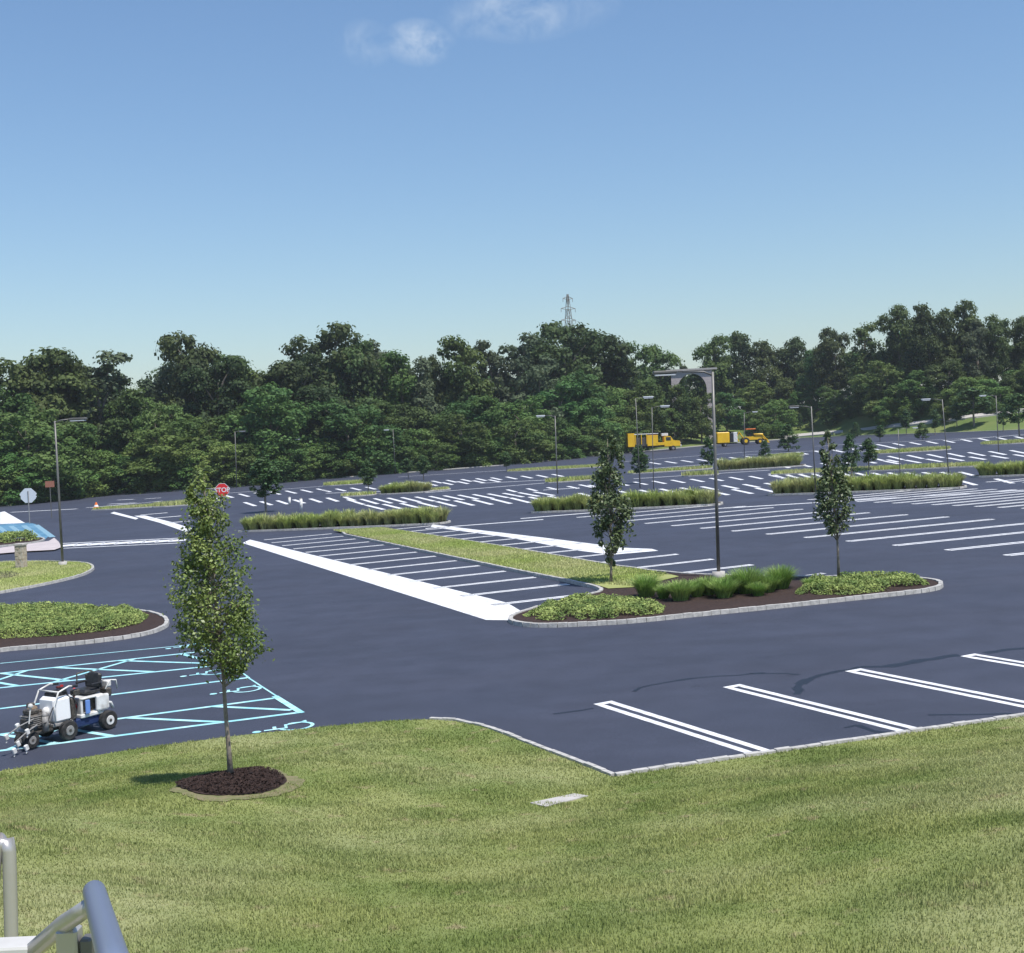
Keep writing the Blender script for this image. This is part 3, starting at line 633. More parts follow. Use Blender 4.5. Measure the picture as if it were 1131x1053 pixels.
# ------------------------------------------------------------------ detailed trees
def limb(mb, a, b, r0, r1, sag=.1, seg=7):
    a, b = np.array(a), np.array(b); m_ = (a+b)/2+np.array([0, 0, -sag*np.linalg.norm(b-a)])+rng.normal(0, .03, 3)*np.linalg.norm(b-a)
    mb.tube([a, a*.55+m_*.45, m_, m_*.45+b*.55, b], [r0, r0*.8+r1*.2, (r0+r1)/2, r0*.25+r1*.75, r1], seg)
def detail_tree(name, base, trunk_px, prof, nleaf, leaf, label, m, r0, cat='tree', clr=.25, nclump=60, gap=.0):
    # trunk_px: [(u,v)], prof: [(v, uL, uR)] image outline turned to real radius at the tree's distance
    s = px2m(base); root = empty(name, base, label=label, cat=cat)
    def loc(u, v, dep=0):
        d = ray(u, v); q = M.T@np.array([base[0], base[1], base[2]-HC]); p = d*(q[2]/F); p[2] += HC
        return p+np.array([0, dep, 0])-base
    tp = [loc(*q) for q in trunk_px]; tp[0] = np.array([0, 0, -.05]); n = len(tp)
    mb = MB(); mb.tube(tp, [r0*(1.25 if i == 0 else 1)*(1-.85*i/(n-1)) for i in range(n)], 10)
    vs = np.array([p[0] for p in prof]); uL = np.array([p[1] for p in prof]); uR = np.array([p[2] for p in prof])
    tv = np.array([q[1] for q in trunk_px][::-1]); tu = np.array([q[0] for q in trunk_px][::-1])
    P3 = []; NN = []
    cl = []
    wts = (uR-uL); tries = 0
    vg = np.linspace(vs.min(), vs.max(), 200); wg = np.cumsum(np.interp(vg, vs, uR)-np.interp(vg, vs, uL)); wg = wg/wg[-1]
    for ci in range(nclump):
        v = float(np.interp((ci+rng.random())/nclump, wg, vg)); a, b = np.interp(v, vs, uL), np.interp(v, vs, uR)
        w = rng.uniform(0, 2*math.pi); rad = math.sqrt(rng.uniform(.05, 1)); u = (a+b)/2+(b-a)/2*math.cos(w)*rad*.84; dep = (b-a)/2*s*math.sin(w)*rad*.86
        cl.append((u, v, dep, (b-a)/2*s))
    cl = [c_ for c_ in cl if nclump < 100 or math.sin(c_[0]*.21+1.3)*math.sin(c_[1]*.17)*math.cos(c_[2]*5) < .42]
    for (u, v, dep, hw) in cl:
        c = loc(u, v, dep); vt = min(v+rng.uniform(12, 34), trunk_px[0][1]-(trunk_px[0][1]-vs.max())*.85); ut = np.interp(vt, tv, tu); a = loc(ut, vt)
        limb(mb, a, c, r0*.28, r0*.07, .05, 5)
        rc = max(.13, min(hw*.42, clr))*rng.uniform(.55, 1.2); k = int(nleaf/nclump*rng.uniform(.5, 1.5))
        dv = rng.normal(0, 1, (k, 3)); dv /= np.linalg.norm(dv, axis=1, keepdims=True); rr = rc*rng.uniform(.2, 1.0, (k, 1))**.8*(1+.6*(rng.random((k, 1)) < .12))
        P3.append(c+dv*rr*np.array([1, 1, 1.15])); NN.append(dv+[0, 0, .6])
    mb.build('trunk', MT['bark'], root, True)
    V, Fq, r = leaves(np.vstack(P3), np.vstack(NN), leaf, .62, .7); make('crown', V, Fq, MT[m], root, rnd=r)
    return root
detail_tree('lawn_tree', T0, [(255, 860), (252.5, 825), (249, 785), (246.5, 745), (242, 700), (236, 640), (230, 590), (226, 540)],
            [(522, 214, 230), (532, 205, 235), (546, 201, 239), (560, 200, 254), (578, 199, 263), (600, 198, 270), (620, 192, 271), (638, 187, 275), (655, 185, 290), (680, 185, 293), (702, 190, 295), (718, 200, 294), (732, 214, 284), (742, 234, 268)],
            14000, .066, 'young linden tree on the near lawn in a mulch ring', 'leafa', .044, clr=.24, nclump=150)
p1 = P(675, 647); p1[2] += .1
detail_tree('island_tree', p1, [(675.5, 647), (675, 628), (675, 600), (674, 560), (672, 520), (671, 485)],
            [(480, 667, 677), (492, 660, 684), (510, 653, 690), (530, 650, 694), (550, 649, 698), (572, 650, 700), (588, 654, 697), (600, 660, 692), (612, 665, 687), (624, 670, 681)],
            5600, .14, 'slim vase-shaped tree on the left of the big island', 'leafb', .055, clr=.36, nclump=75)
p2 = P(926.5, 643); p2[2] += .1
detail_tree('island_tree', p2, [(926.5, 643), (925.5, 610), (924, 580), (920, 545), (917, 510), (914, 482)],
            [(478, 910, 918), (490, 906, 924), (505, 904, 927), (520, 902, 934), (535, 899, 941), (550, 897, 944), (565, 898, 945), (578, 903, 941), (590, 914, 934)],
            3200, .14, 'thin sparse young tree on the right of the big island', 'leafb', .05, clr=.34, nclump=62)
# mulch ring of lawn tree
def lawn_disc(name, c, r, m, label, dz, wob, parent=None, fr=0):
    V = [(c[0], c[1], float(lawnz(c[0], c[1])[0])+dz+.03)]; n = 64
    for ring, f in ((1, .5), (2, 1.)):
        for i in range(n):
            w = 2*math.pi*i/n; q = r*f*(1+wob*math.sin(3*w+1)+wob*.6*math.sin(7*w)+rng.normal(0, wob*.5)); x, y = c[0]+q*math.cos(w), c[1]+q*1.5*math.sin(w); V.append((x, y, float(lawnz(x, y)[0])+dz+(.02 if ring == 1 else 0)))
    Fc = [(0, 1+i, 1+(i+1) % n) for i in range(n)]+[(1+i, 1+n+i, 1+n+(i+1) % n, 1+(i+1) % n) for i in range(n)]
    return tag(make(name, V, Fc, m, parent), label, 'mulch', kind='structure')
lawn_disc('dead_grass_ring', (T0[0]+.14, T0[1]-.33), .98, MT['straw'], 'straw coloured dead grass fringe of the mulch ring', .014, .06)
lawn_disc('mulch_ring', (T0[0]+.07, T0[1]-.28), .82, MT['mulch'], 'dark bark mulch ring round the lawn tree', .035, .03)
q = rng.uniform(-1, 1, (8000, 2)); q = q[(q**2).sum(1) < 1]*.82; x, y = T0[0]+.07+q[:, 0], T0[1]-.28+1.5*q[:, 1]; z = lawnz(x, y)[0]+.045+.04*(1-(q**2).sum(1)) +rng.uniform(0, .02, len(q))
V, Fq, r = leaves(np.stack([x, y, z], 1), np.array([0, 0, 1.]), .06, .35, .5); tag(make('bark_chips', V, Fq, MT['mulch'], rnd=r), 'loose bark chips heaped round the lawn tree', 'mulch', kind='stuff')
# concrete slab set in the lawn
c = slab_c; mb = MB(); V = []
ca = [hit(585, 888), hit(603, 892), hit(650, 880), hit(634, 877.5)]
for p in ca: V.append((p[0], p[1], p[2]+.015))
for p in ca: V.append((p[0], p[1], p[2]-.1))
mb.add(V, [(0, 1, 2, 3), (0, 4, 5, 1), (1, 5, 6, 2), (2, 6, 7, 3), (3, 7, 4, 0)])
tag(mb.build('concrete_slab', MT['conc']), 'pale concrete slab sunk in the lawn below the kerb corner', 'slab')
# ------------------------------------------------------------------ small lot trees
def small_tree_proto(kind):
    root = empty('young_tree', (0, 0, 0)); mb = MB()
    mb.tube([(0, 0, -.01), (.005, 0, .25), (0, .004, .5), (0, 0, .8)], [.012, .010, .008, .003], 7); mb.build('trunk', MT['bark'], root)
    K_ = 62; pts = []; nn = []
    for i in range(K_):
        t = rng.uniform(0, 1); z = {0: .3, 1: .12, 2: .35}[kind]+t*{0: .66, 1: .84, 2: .6}[kind]
        w = {0: .17*math.sin(math.pi*min(1, .12+t*.9))**.7, 1: .22*(1-t)**.7+.02, 2: .22*math.sin(math.pi*(.08+.88*t))**.6}[kind]
        a = rng.uniform(0, 6.28); rr = w*math.sqrt(rng.random())*.85; c = np.array([rr*math.cos(a), rr*math.sin(a), z]); k = 42
        dv = rng.normal(0, 1, (k, 3)); dv /= np.linalg.norm(dv, axis=1, keepdims=True); pts.append(c+dv*.058*rng.uniform(.3, 1.1, (k, 1))); nn.append(dv+[0, 0, .5])
    V, Fq, r = leaves(np.vstack(pts), np.vstack(nn), .038, .7, .6); make('crown', V, Fq, MT['leafc'], root, rnd=r); return root
sp = [small_tree_proto(i) for i in range(3)]; spu = [False]*3
def place(protos, flags, k, p, h, label, cat, group=None, wx=1.):
    if flags[k]: o = copy_tree(protos[k])
    else: o = protos[k]; flags[k] = True
    o.location = tuple(float(c) for c in p); o.scale = (h*wx, h*wx, h); o.rotation_euler = (0, 0, random.uniform(0, 6.28)); tag(o, label, cat, group); return o
for u, vt, vb, k, wx, lb in [
 (294, 503, 566, 0, 1.3, 'dark young tree behind the stop sign'), (407, 509, 546, 0, 1.1, 'young tree left of the short grass bed'), (451, 506, 529, 2, 1.2, 'left one of two young trees before the wood'),
 (468, 503, 531, 0, 1.2, 'right one of two young trees before the wood'), (782, 482, 517, 1, .9, 'slender young tree just left of the tall lamp post'), (707, 492, 534, 0, 1.1, 'young tree behind the slim vase-shaped tree'),
 (871, 468, 499, 1, 1.4, 'bushy young tree in front of the yellow wheeled loader'), (941, 478, 526, 1, .9, 'dark green columnar tree right behind the thin sparse tree'), (960, 484, 521, 0, 1.2, 'young tree right of the dark columnar tree'),
 (920, 445, 473, 1, 1.6, 'broad dark conifer on the grassy bank'), (895, 452, 474, 1, 1.0, 'small light conifer left of the broad dark conifer'), (884, 456, 475, 1, .7, 'smallest thin conifer on the grassy bank'), (945, 466, 484, 1, 1.2, 'bushy tree right of the broad dark conifer'),
 (972, 470, 488, 0, 1.6, 'young tree above the pale far path'), (1001, 452, 481, 0, 1.0, 'tall thin young tree beside the pale far path'), (1019, 466, 486, 1, 1.5, 'dark egg-shaped shrub before the right turf slope'),
 (1033, 452, 481, 0, .9, 'slim pale tree on the right turf slope'), (1057, 444, 473, 2, 1.0, 'narrow tree left of the round dark one'), (1076, 428, 471, 2, 1.7, 'round dark young tree on the right turf slope'),
 (1108, 450, 477, 0, 1.0, 'pale young tree between the round one and the edge'), (1126, 434, 482, 2, 1.2, 'rightmost young tree with a clear trunk'), (560, 500, 521, 0, 1.2, 'young tree at the foot of the wood in the middle'), (846, 486, 507, 1, 1.3, 'small bush left of the bushy young tree')]:
    p = P(u, max(vb, 0)); 
    if p[1] > yf(p[0])+2:
        d = ray(u, vb); y = yf(0)
        for s in np.linspace(.1, .8, 3000):
            q = d*s; 
            if q[1] > yf(q[0])+1 and HC+q[2] <= groundz(q[0], q[1]): break
        p = np.array([q[0], q[1], groundz(q[0], q[1])])
    h = at_top(p, vt); place(sp, spu, k, p, float(h), lb, 'tree', wx=wx*(1.45))
# ------------------------------------------------------------------ woodland
def wood_proto(kind, m, i):
    root = empty('woodland_tree', (0, 0, 0)); mb = MB()
    r = np.random.default_rng(50+i)
    mb.tube([(0, 0, -.02), (.01, 0, .2), (.0, .01, .45), (.01, 0, .8)], [.020, .016, .012, .004], 7)
    pts = []; nn = []; cl = []
    # kind 0 round oak, 1 ovate, 2 loose, 3 broad and low, 4 thin and airy
    w0, zc, hz, nl_, ncl, lsz = {0: (.26, .57, .42, 9, 220, .16), 1: (.22, .56, .43, 8, 190, .15), 2: (.20, .57, .42, 9, 130, .13), 3: (.31, .50, .47, 9, 230, .18), 4: (.16, .62, .37, 10, 90, .10)}[kind]
    lobes = [(0, 0, zc, w0*.62, hz*.8)]
    for j in range(nl_):
        t = (j+.5)/nl_; z = zc-hz*.85+t*hz*1.7; e = math.sqrt(max(.05, 1-((z-zc)/hz)**2)); a = j*2.4+r.uniform(-.5, .5)
        q = w0*e*r.uniform(.55, .95); s = lsz*r.uniform(.75, 1.2)*(1.12-.35*t); lobes.append((q*math.cos(a), q*math.sin(a), min(z, .97-s*.8), s, s*.8))
        mb.tube([(0, 0, max(.12, z-.22)), (q*.5*math.cos(a), q*.5*math.sin(a), z-.09), (q*math.cos(a), q*math.sin(a), z)], [.008, .006, .002], 5)
    tot = sum(l[3]**2 for l in lobes)
    for (x, y, z, s, sz) in lobes:
        for _ in range(int(ncl*s*s/tot)+3):
            dv = r.normal(0, 1, 3); dv /= np.linalg.norm(dv); dv[2] = abs(dv[2]) if r.random() < .35 else dv[2]
            cl.append((np.array([x, y, z])+dv*[s, s, sz]*r.uniform(.7, 1.0), r.uniform(.036, .068)*(.7 if kind == 4 else 1)))
    for c, s in cl:
        k = int(r.uniform(38, 62)*(1 if kind not in (2, 4) else .8))
        dv = r.normal(0, 1, (k, 3)); dv /= np.linalg.norm(dv, axis=1, keepdims=True)
        pts.append(c+dv*s*r.uniform(.4, 1.2, (k, 1))*[1.2, 1.2, .85]); nn.append(dv+[0, 0, .4])
    mb.build('trunk', MT['barkw'], root)
    V, Fq, rr = leaves(np.vstack(pts), np.vstack(nn), .030, .8, .30); make('crown', V, Fq, m, root); return root
WK = [(0, 0), (0, 0), (1, 1), (1, 3), (3, 1), (2, 4), (2, 2), (4, 4), (3, 2), (1, 0), (3, 3)]
wp = [wood_proto(k, wood_mats[m], i) for i, (k, m) in enumerate(WK)]; wf = [False]*len(wp)
def wood_at(u, vt, t, k, label, group=None, wx=1., name=None, minh=4):
    t = t+float(np.interp(u, [700, 780, 860, 950, 1130], [0, 3, 22, 24, 22]))
    d = ray(u, 490); s = .1
    for s in np.linspace(.06, .6, 4000):
        q = d*s
        if q[1] >= yf(q[0])+t: break
    p = np.array([q[0], q[1], 0]); p[2] = groundz(p[0], p[1])-.1; h = max(minh, at_top(p, vt))
    # lean-free vertical: shift column so the TOP lands on u
    o = place(wp, wf, k, p, float(h), label, 'tree', group, wx)
    # top clump of the mesh ends near z=.97
    return o
SK = [  # u, top v, depth, kind, width, label
 (8, 424, 20, 6, 1.2, 'low pale green tree at the left end of the wood'), (40, 383, 30, 0, 1.15, 'broad dark tree standing highest near the left end of the wood'), (62, 384, 32, 1, .9, 'dark tree shoulder right of the broad leftmost crown'),
 (113, 386, 22, 7, 1.3, 'thin airy tree with a pale bare trunk at left'), (150, 420, 30, 5, 1.2, 'low rounded tree right of the airy one'), (192, 386, 34, 5, .9, 'grey-green airy tree left of the tall spiky one'),
 (218, 362, 28, 9, .75, 'tall spiky dark tree of the left skyline'), (243, 393, 24, 0, 1.0, 'dark tree right of the tall spiky one'), (280, 398, 30, 2, 1.1, 'green crown in the low skyline dip at left'), (308, 397, 24, 9, 1.1, 'dark crown left of the high round oak'),
 (336, 388, 30, 1, .9, 'dark shoulder of the high round oak'), (368, 356, 32, 0, 1.0, 'high round dark oak left of centre'), (392, 372, 26, 1, .8, 'dark right shoulder of the high round oak'), (420, 374, 34, 5, .9, 'grey-green tree right of the high oak'),
 (446, 387, 26, 2, .9, 'mid green tree below the grey-green one'), (481, 389, 34, 9, .55, 'narrow conical tree in the centre-left skyline'), (463, 395, 24, 5, .9, 'small airy tree left of the narrow conical one'), (517, 370, 28, 2, .85, 'broad light green tree left of the forked one'), (546, 374, 34, 7, 1.0, 'forked thin tree with sky between its limbs'),
 (577, 366, 30, 7, .9, 'grey airy tree left of the biggest round oak'), (598, 392, 20, 5, 1.0, 'short grey tree at the foot of the biggest oak'), (628, 352, 30, 0, 1.0, 'left half of the twin dark oaks under the pylon'), (655, 354, 34, 1, 1.05, 'right half of the twin dark oaks under the pylon'), (684, 378, 28, 5, .8, 'airy tree right of the twin oaks'),
 (706, 374, 32, 6, .9, 'yellowish green tree left of the concrete arch'), (732, 379, 36, 2, .9, 'mid green tree above the concrete arch'), (755, 402, 44, 5, .8, 'lowest skyline crown behind the concrete arch'), (789, 370, 30, 2, .85, 'bright green tree left edge of the right hand wood'),
 (824, 364, 32, 9, .75, 'dark upright tree right of the tall lamp'), (852, 374, 26, 1, .9, 'dark rounded tree over the yellow machines'), (880, 370, 32, 9, .8, 'dark tree left of the thin sparse lot tree'), (905, 383, 26, 3, .9, 'deep green lower tree behind the thin sparse lot tree'),
 (926, 360, 34, 0, .75, 'dark tree with a flat top in the right wood'), (958, 354, 28, 6, .9, 'light green tree in the right wood'), (996, 336, 34, 0, .8, 'tall dark oak, first of the high right crowns'), (1029, 333, 30, 1, .7, 'tall dark oak, second of the high right crowns'),
 (1063, 331, 34, 0, .75, 'tallest dark oak of the right wood'), (1083, 352, 26, 5, .8, 'airy tree in the gap right of the tallest oak'), (1103, 345, 30, 1, .7, 'dark oak at the right end of the skyline'), (1130, 347, 34, 9, .8, 'dark oak cut by the right edge of the picture')]
for u, vt, t, k, wx, lb_ in SK: wood_at(u, vt, t, k, lb_, None, wx)
for u, vt, k in [(-20, 400, 0), (-55, 395, 9), (-90, 400, 1), (1158, 345, 0), (1190, 350, 1), (1225, 352, 9)]: wood_at(u, vt, 30, k, 'dark tree of the wood beyond the picture edge', 'trees past the picture edges', 1)
SKU = np.array([s[0] for s in SK]); SKV = np.array([s[1] for s in SK])
def skyv(u): return np.interp(u, SKU, SKV)
for i in range(46):   # back row
    u = -60+i*28+random.uniform(-8, 8); wood_at(u, skyv(u)+random.uniform(22, 42), random.uniform(48, 62), random.choice([0, 1, 9, 3, 2]), 'dark tree deep inside the wood behind the front crowns', 'trees deep inside the wood', 1.5)
for i in range(40):   # middle row
    u = -50+i*31.5+random.uniform(-9, 9); base = 480-(u-565)*.068; f = random.uniform(.42, .62)
    if 740 < u < 800: f = .3
    wood_at(u, base+10-(base-skyv(u))*f, random.uniform(12, 20), random.choice([1, 2, 3, 4, 8, 10, 9]), 'mid height tree filling the face of the wood', 'mid height trees in the face of the wood', 1.3)
for (u, vt, t, k, wx, lb_) in [(146, 428, 10, 2, .9, 'green tree just left of the pale gabled house'), (173, 434, 10, 8, .8, 'green tree just right of the pale gabled house'), (752, 424, 14, 2, .9, 'green tree hiding the foot of the concrete arch'), (775, 432, 10, 8, 1.0, 'dark green tree low between the arch and the tall lamp'), (300, 424, 7, 10, 1.3, 'vivid green bushy tree left of centre, left one of the pair'), (385, 440, 5, 10, 1.5, 'vivid green bushy tree left of centre, right one of the pair'), (30, 452, 5, 8, 1.5, 'yellow-green bushy tree low at the left end'),
                               (180, 462, 5, 4, 1.6, 'green bushy tree below the airy left trees'), (510, 455, 5, 4, 1.4, 'rounded green tree low in the centre'), (655, 440, 6, 3, 1.4, 'low deep green tree under the twin oaks'), (1000, 430, 14, 4, 1.3, 'broad low tree in the right hand wood')]:
    wood_at(u, vt, t, k, lb_, None, wx)
sb = wood_proto(3, MT['shrubfar'], 31); sb.name = 'shrub'; sbf = [False]
for i in range(64):   # front shrubs
    u = -40+i*13.6+random.uniform(-5, 5) if i < 56 else 720+i*6.5
    if u > 860: continue
    d = ray(u, 495); tt = random.uniform(2, 6)
    for s in np.linspace(.06, .6, 3000):
        q = d*s
        if q[1] >= yf(q[0])+tt: break
    p = np.array([q[0], q[1], groundz(q[0], q[1])-1.0]); h = random.uniform(6, 10)*(1.0 if u < 700 else .8)
    place([sb], sbf, 0, p, h, 'leafy shrub at the front edge of the wood', 'shrub', 'shrubs along the front edge of the wood', 1.5)
for i in range(16):
    u = 930+i*15+random.uniform(-5, 5); d = ray(u, 470); tt = random.uniform(34, 42)
    for s in np.linspace(.06, .8, 3000):
        q = d*s
        if q[1] >= yf(q[0])+tt: break
    p = np.array([q[0], q[1], groundz(q[0], q[1])-1.0]); place([sb], sbf, 0, p, random.uniform(6, 9), 'leafy shrub at the front edge of the right hand wood', 'shrub', 'shrubs along the right hand wood', 1.5)
for (u, vt, vb, lb_) in [(838, 452, 486, 'leafy bush at the foot of the grassy bank, left of the others'), (857, 440, 484, 'largest leafy bush standing at the left end of the grassy bank'), (980, 438, 470, 'rounded bush on the grassy bank left of the pale path'), (1043, 438, 466, 'broad pale green bush above the pale path'), (1003, 446, 468, 'small bush behind the pale path'), (1095, 440, 458, 'low bush between the right turf slope and the wood')]:
    p = hillhit(u, vb)
    if p is None: continue
    place([sb], sbf, 0, p-np.array([0, 0, .6]), float(at_top(p, vt))+.6, lb_, 'shrub', None, 1.25)
# ------------------------------------------------------------------ pylon
d = ray(633, 470); q = d*(430/d[1]); pb = np.array([q[0], q[1], groundz(q[0], q[1])-1]); H = at_top(pb, 325); root = empty('transmission_pylon', pb, .5, label='grey lattice power pylon rising behind the twin oaks', cat='pylon')
mb = MB(); lv = [0, .2, .4, .58, .72, .82, .9, 1.0]; wd = [3.0, 2.4, 1.8, 1.3, 1.05, .85, .6, .2]; r = .10
for i in range(len(lv)-1):
    for sx, sy in ((1, 1), (1, -1), (-1, 1), (-1, -1)): mb.tube([(sx*wd[i], sy*wd[i], lv[i]*H), (sx*wd[i+1], sy*wd[i+1], lv[i+1]*H)], r, 5)
    for a, b in (((1, 1), (1, -1)), ((1, -1), (-1, -1)), ((-1, -1), (-1, 1)), ((-1, 1), (1, 1))):
        mb.tube([(a[0]*wd[i], a[1]*wd[i], lv[i]*H), (b[0]*wd[i+1], b[1]*wd[i+1], lv[i+1]*H)], r*.6, 4); mb.tube([(b[0]*wd[i], b[1]*wd[i], lv[i]*H), (a[0]*wd[i+1], a[1]*wd[i+1], lv[i+1]*H)], r*.6, 4)
mb.build('lattice_mast', MT['grey'], root)
for zz, L in ((.97, 1.9), (.90, 2.8), (.82, 2.8)):
    c = MB()
    for s in (-1, 1): c.tube([(0, 0, zz*H+.7), (s*L, 0, zz*H)], .11, 5); c.tube([(0, 0, zz*H-.4), (s*L, 0, zz*H)], .11, 5); c.tube([(s*L, 0, zz*H), (s*L, 0, zz*H-1.2)], .09, 5)
    c.build('cross_arm', MT['grey'], root)
# arched bridge glimpsed between trees
d = ray(766, 470); s = 1
for s in np.linspace(.1, .6, 3000):
    q = d*s
    if q[1] >= yf(q[0])+24: break
pb = np.array([q[0], q[1], groundz(q[0], q[1])-1]); zt = at_top(pb, 407.5); root = empty('arch_bridge', pb, -.15, label='pale concrete arch glimpsed between the trees by the tall lamp', cat='bridge')
mb = MB(); Rr = 3.7; V = []; n = 16; w = 4.6; base = zt-5.4
outer = [(-w, base-0), (-w, zt)]; prof = [(-w, base)]
for side in (-1.0, 1.0):
    pass
arc = [(-Rr*math.cos(math.pi*i/n), base+Rr*1.12*math.sin(math.pi*i/n)) for i in range(n+1)]
for i in range(n):
    (x0, z0), (x1, z1) = arc[i], arc[i+1]
    V = [(x0, -1, z0), (x1, -1, z1), (x1, -1, zt-.5), (x0, -1, zt-.5), (x0, 1, z0), (x1, 1, z1), (x1, 1, zt-.5), (x0, 1, zt-.5)]; mb.add(V, [(0, 1, 2, 3), (4, 7, 6, 5), (0, 4, 5, 1), (3, 2, 6, 7)])
for s in (-1, 1): mb.box((s*(Rr+.75), 0, (zt-.5)/2), (1.5, 2, zt-.5))
mb.build('arch', MT['pink'], root); MB().box((0, 0, zt-.25), (13, 3, .46)).build('deck', MT['conc'], root)
# pale house parts at left behind trees
d = ray(160, 470)
for s in np.linspace(.06, .6, 3000):
    q = d*s
    if q[1] >= yf(q[0])+26: break
pb = np.array([q[0], q[1], groundz(q[0], q[1])]); zt = at_top(pb, 440); root = empty('house', pb, .1, label='pale gabled house barely seen between the left trees', cat='house')
MB().box((0, 0, zt*.42), (5, 5, zt*.84)).build('wall', MT['whitem'], root)
MB().add([(-2.9, -2.9, zt*.84), (2.9, -2.9, zt*.84), (2.9, 2.9, zt*.84), (-2.9, 2.9, zt*.84), (0, -2.9, zt), (0, 2.9, zt)], [(0, 1, 4), (2, 3, 5), (0, 4, 5, 3), (1, 2, 5, 4), (0, 3, 2, 1)]).build('roof', MT['grey'], root)
for x in (-1.2, 1.2): MB().box((x, -2.53, zt*.62), (1.0, .1, 1.5)).build('window', MT['glassd'], root)
# ------------------------------------------------------------------ lamp posts
def lamp(base_px, top_px, label, arms=(-1,), arm=1.9, thick=.85, conc=True, zoff=0, white=False):
    p = P(*base_px)+np.array([0, 0, zoff]); H = float(at_top(p, top_px[1])); root = empty('lamp_post', p, 0, label=label, cat='lamp post', group='lamp posts of the lot')
    q = ray(*top_px); q = q*(p[1]/q[1]); dx = q[0]-p[0]
    dx = max(-.35, min(.35, dx)); sc = H/8.2
    r = max(.085*sc, .05)*thick; MB().tube([(0, 0, .05), (dx*.5, 0, H*.5), (dx, 0, H)], [r, r*.9, r*.75], 10).build('pole', MT['pole'], root, True)
    if base_px[1] > 600: MB().tube([(0, 0, -.1), (0, 0, .3)], .24, 16).build('footing', MT['conc'], root, True)
    for s in arms:
        a = MB().tube([(dx, 0, H-.12), (dx+s*.35, 0, H+.02), (dx+s*arm*.55, 0, H+.06)], [r*.6, r*.5, r*.45], 8).build('arm', MT['pole'], root, True)
        h = MB().box((dx+s*arm*.85, 0, H+.06), (.95*sc, .4*sc, .12*sc), bev=.03).build('lamp_head', MT['lens' if white else 'pole'], root)
        MB().box((dx+s*arm*.85, 0, H-.045*sc), (.8*sc, .36*sc, .05*sc)).build('lens', MT['lens'], h)
    return root
lamp((794, 640), (787, 411), 'tall dark lamp post on the big island beside the fountain grass', (-1,), 2.1)
lamp((69.5, 626), (60.5, 465), 'dark lamp post on the left grassy island', (1,), 1.6)
lamp((261.5, 539), (259.5, 477), 'distant lamp post above the stop sign', (1,), 1.5)
lamp((324, 532), (321.5, 486), 'distant lamp post with two heads left of centre', (-1, 1), 1.4, white=True)
lamp((437, 524), (434, 475), 'faint distant lamp post before the vivid green trees', (-1,), 1.4, .7, white=True)
lamp((616, 546), (613, 459.5), 'slim lamp post behind the long bed in the centre', (-1,), 1.6, .8, white=True)
lamp((707, 540), (702, 440), 'lamp post just behind the slim tree, left one of two', (1,), 1.4, .55, white=True)
lamp((722, 541), (720, 450), 'lamp post just behind the slim tree, right one of two', (1,), 1.4, .55, white=True)
lamp((822, 508), (822, 456), 'faint lamp post in front of the grassy bank', (1,), 1.8, .8, white=True)
lamp((901, 546), (896, 449), 'lamp post rising behind the thin sparse tree', (-1,), 1.5, .8)
lamp((994, 524), (992, 474), 'lamp post standing by the long distant bed', (1,), 1.8, .8, white=True)
lamp((1048, 526), (1039, 441), 'lamp post above the far turf bed', (-1,), 1.6, .7, white=True)
lamp((1103, 500), (1100, 437), 'lamp post left of the rightmost young tree', (-1,), 1.8, .8, white=True)
# ------------------------------------------------------------------ signs
def text_mesh(txt, size, m, parent, loc, rot):
    cu = bpy.data.curves.new('lettering', 'FONT'); cu.body = txt; cu.size = size; cu.align_x = 'CENTER'; cu.align_y = 'CENTER'; cu.extrude = .003; cu.offset = size*.02
    t = bpy.data.objects.new('lettering', cu); C.objects.link(t); bpy.context.view_layer.update()
    me = bpy.data.meshes.new_from_object(t); bpy.data.objects.remove(t); o = bpy.data.objects.new('lettering', me); me.materials.clear(); me.materials.append(m); C.objects.link(o); o.parent = parent; o.location = loc; o.rotation_euler = rot; return o
def stop_sign(px, vc, R0, yaw, label):
    p = P(*px); p[2] += .05; zc = float(at_top(p, vc)); root = empty('stop_sign', p, yaw, label=label, cat='road sign')
    MB().tube([(0, .05, 0), (0, .05, zc+R0*.6)], .05, 8).build('post', MT['grey'], root)
    def octo(r, y0, y1):
        V = []
        for y in (y0, y1):
            for i in range(8): w = math.pi/8+i*math.pi/4; V.append((r*math.cos(w), y, zc+r*math.sin(w)))
        return V, [tuple(range(8)), tuple(range(8, 16))[::-1]]+[(i, 8+i, 8+(i+1) % 8, (i+1) % 8) for i in range(8)]
    mb = MB(); mb.add(*octo(R0, -.012, .0)); pl = mb.build('sign_plate', MT['lens'], root)
    mb = MB(); mb.add(*octo(R0*.93, -.018, -.0125)); mb.build('red_face', MT['stopred'], pl)
    text_mesh('STOP', R0*.86, MT['white'], pl, (0, -.022, zc), (math.pi/2, 0, 0)); return root
stop_sign((247.5, 582), 541.5, .60, .1, 'red stop sign on its post behind the lawn tree')
stop_sign((33, 579), 547.5, .82, math.pi+.15, 'stop sign seen from its pale back at left')
p = P(57, 572); zc = float(at_top(p, 533)); root = empty('small_sign', p, .2, label='small reddish-brown sign behind the left lamp post', cat='sign'); MB().tube([(0, .05, 0), (0, .05, zc)], .05, 6).build('post', MT['pole'], root); MB().box((0, 0, zc-.2), (1.0, .03, .7), bev=.01).build('sign_plate', mat('rust_sign', (.28, .12, .08), .6), root)
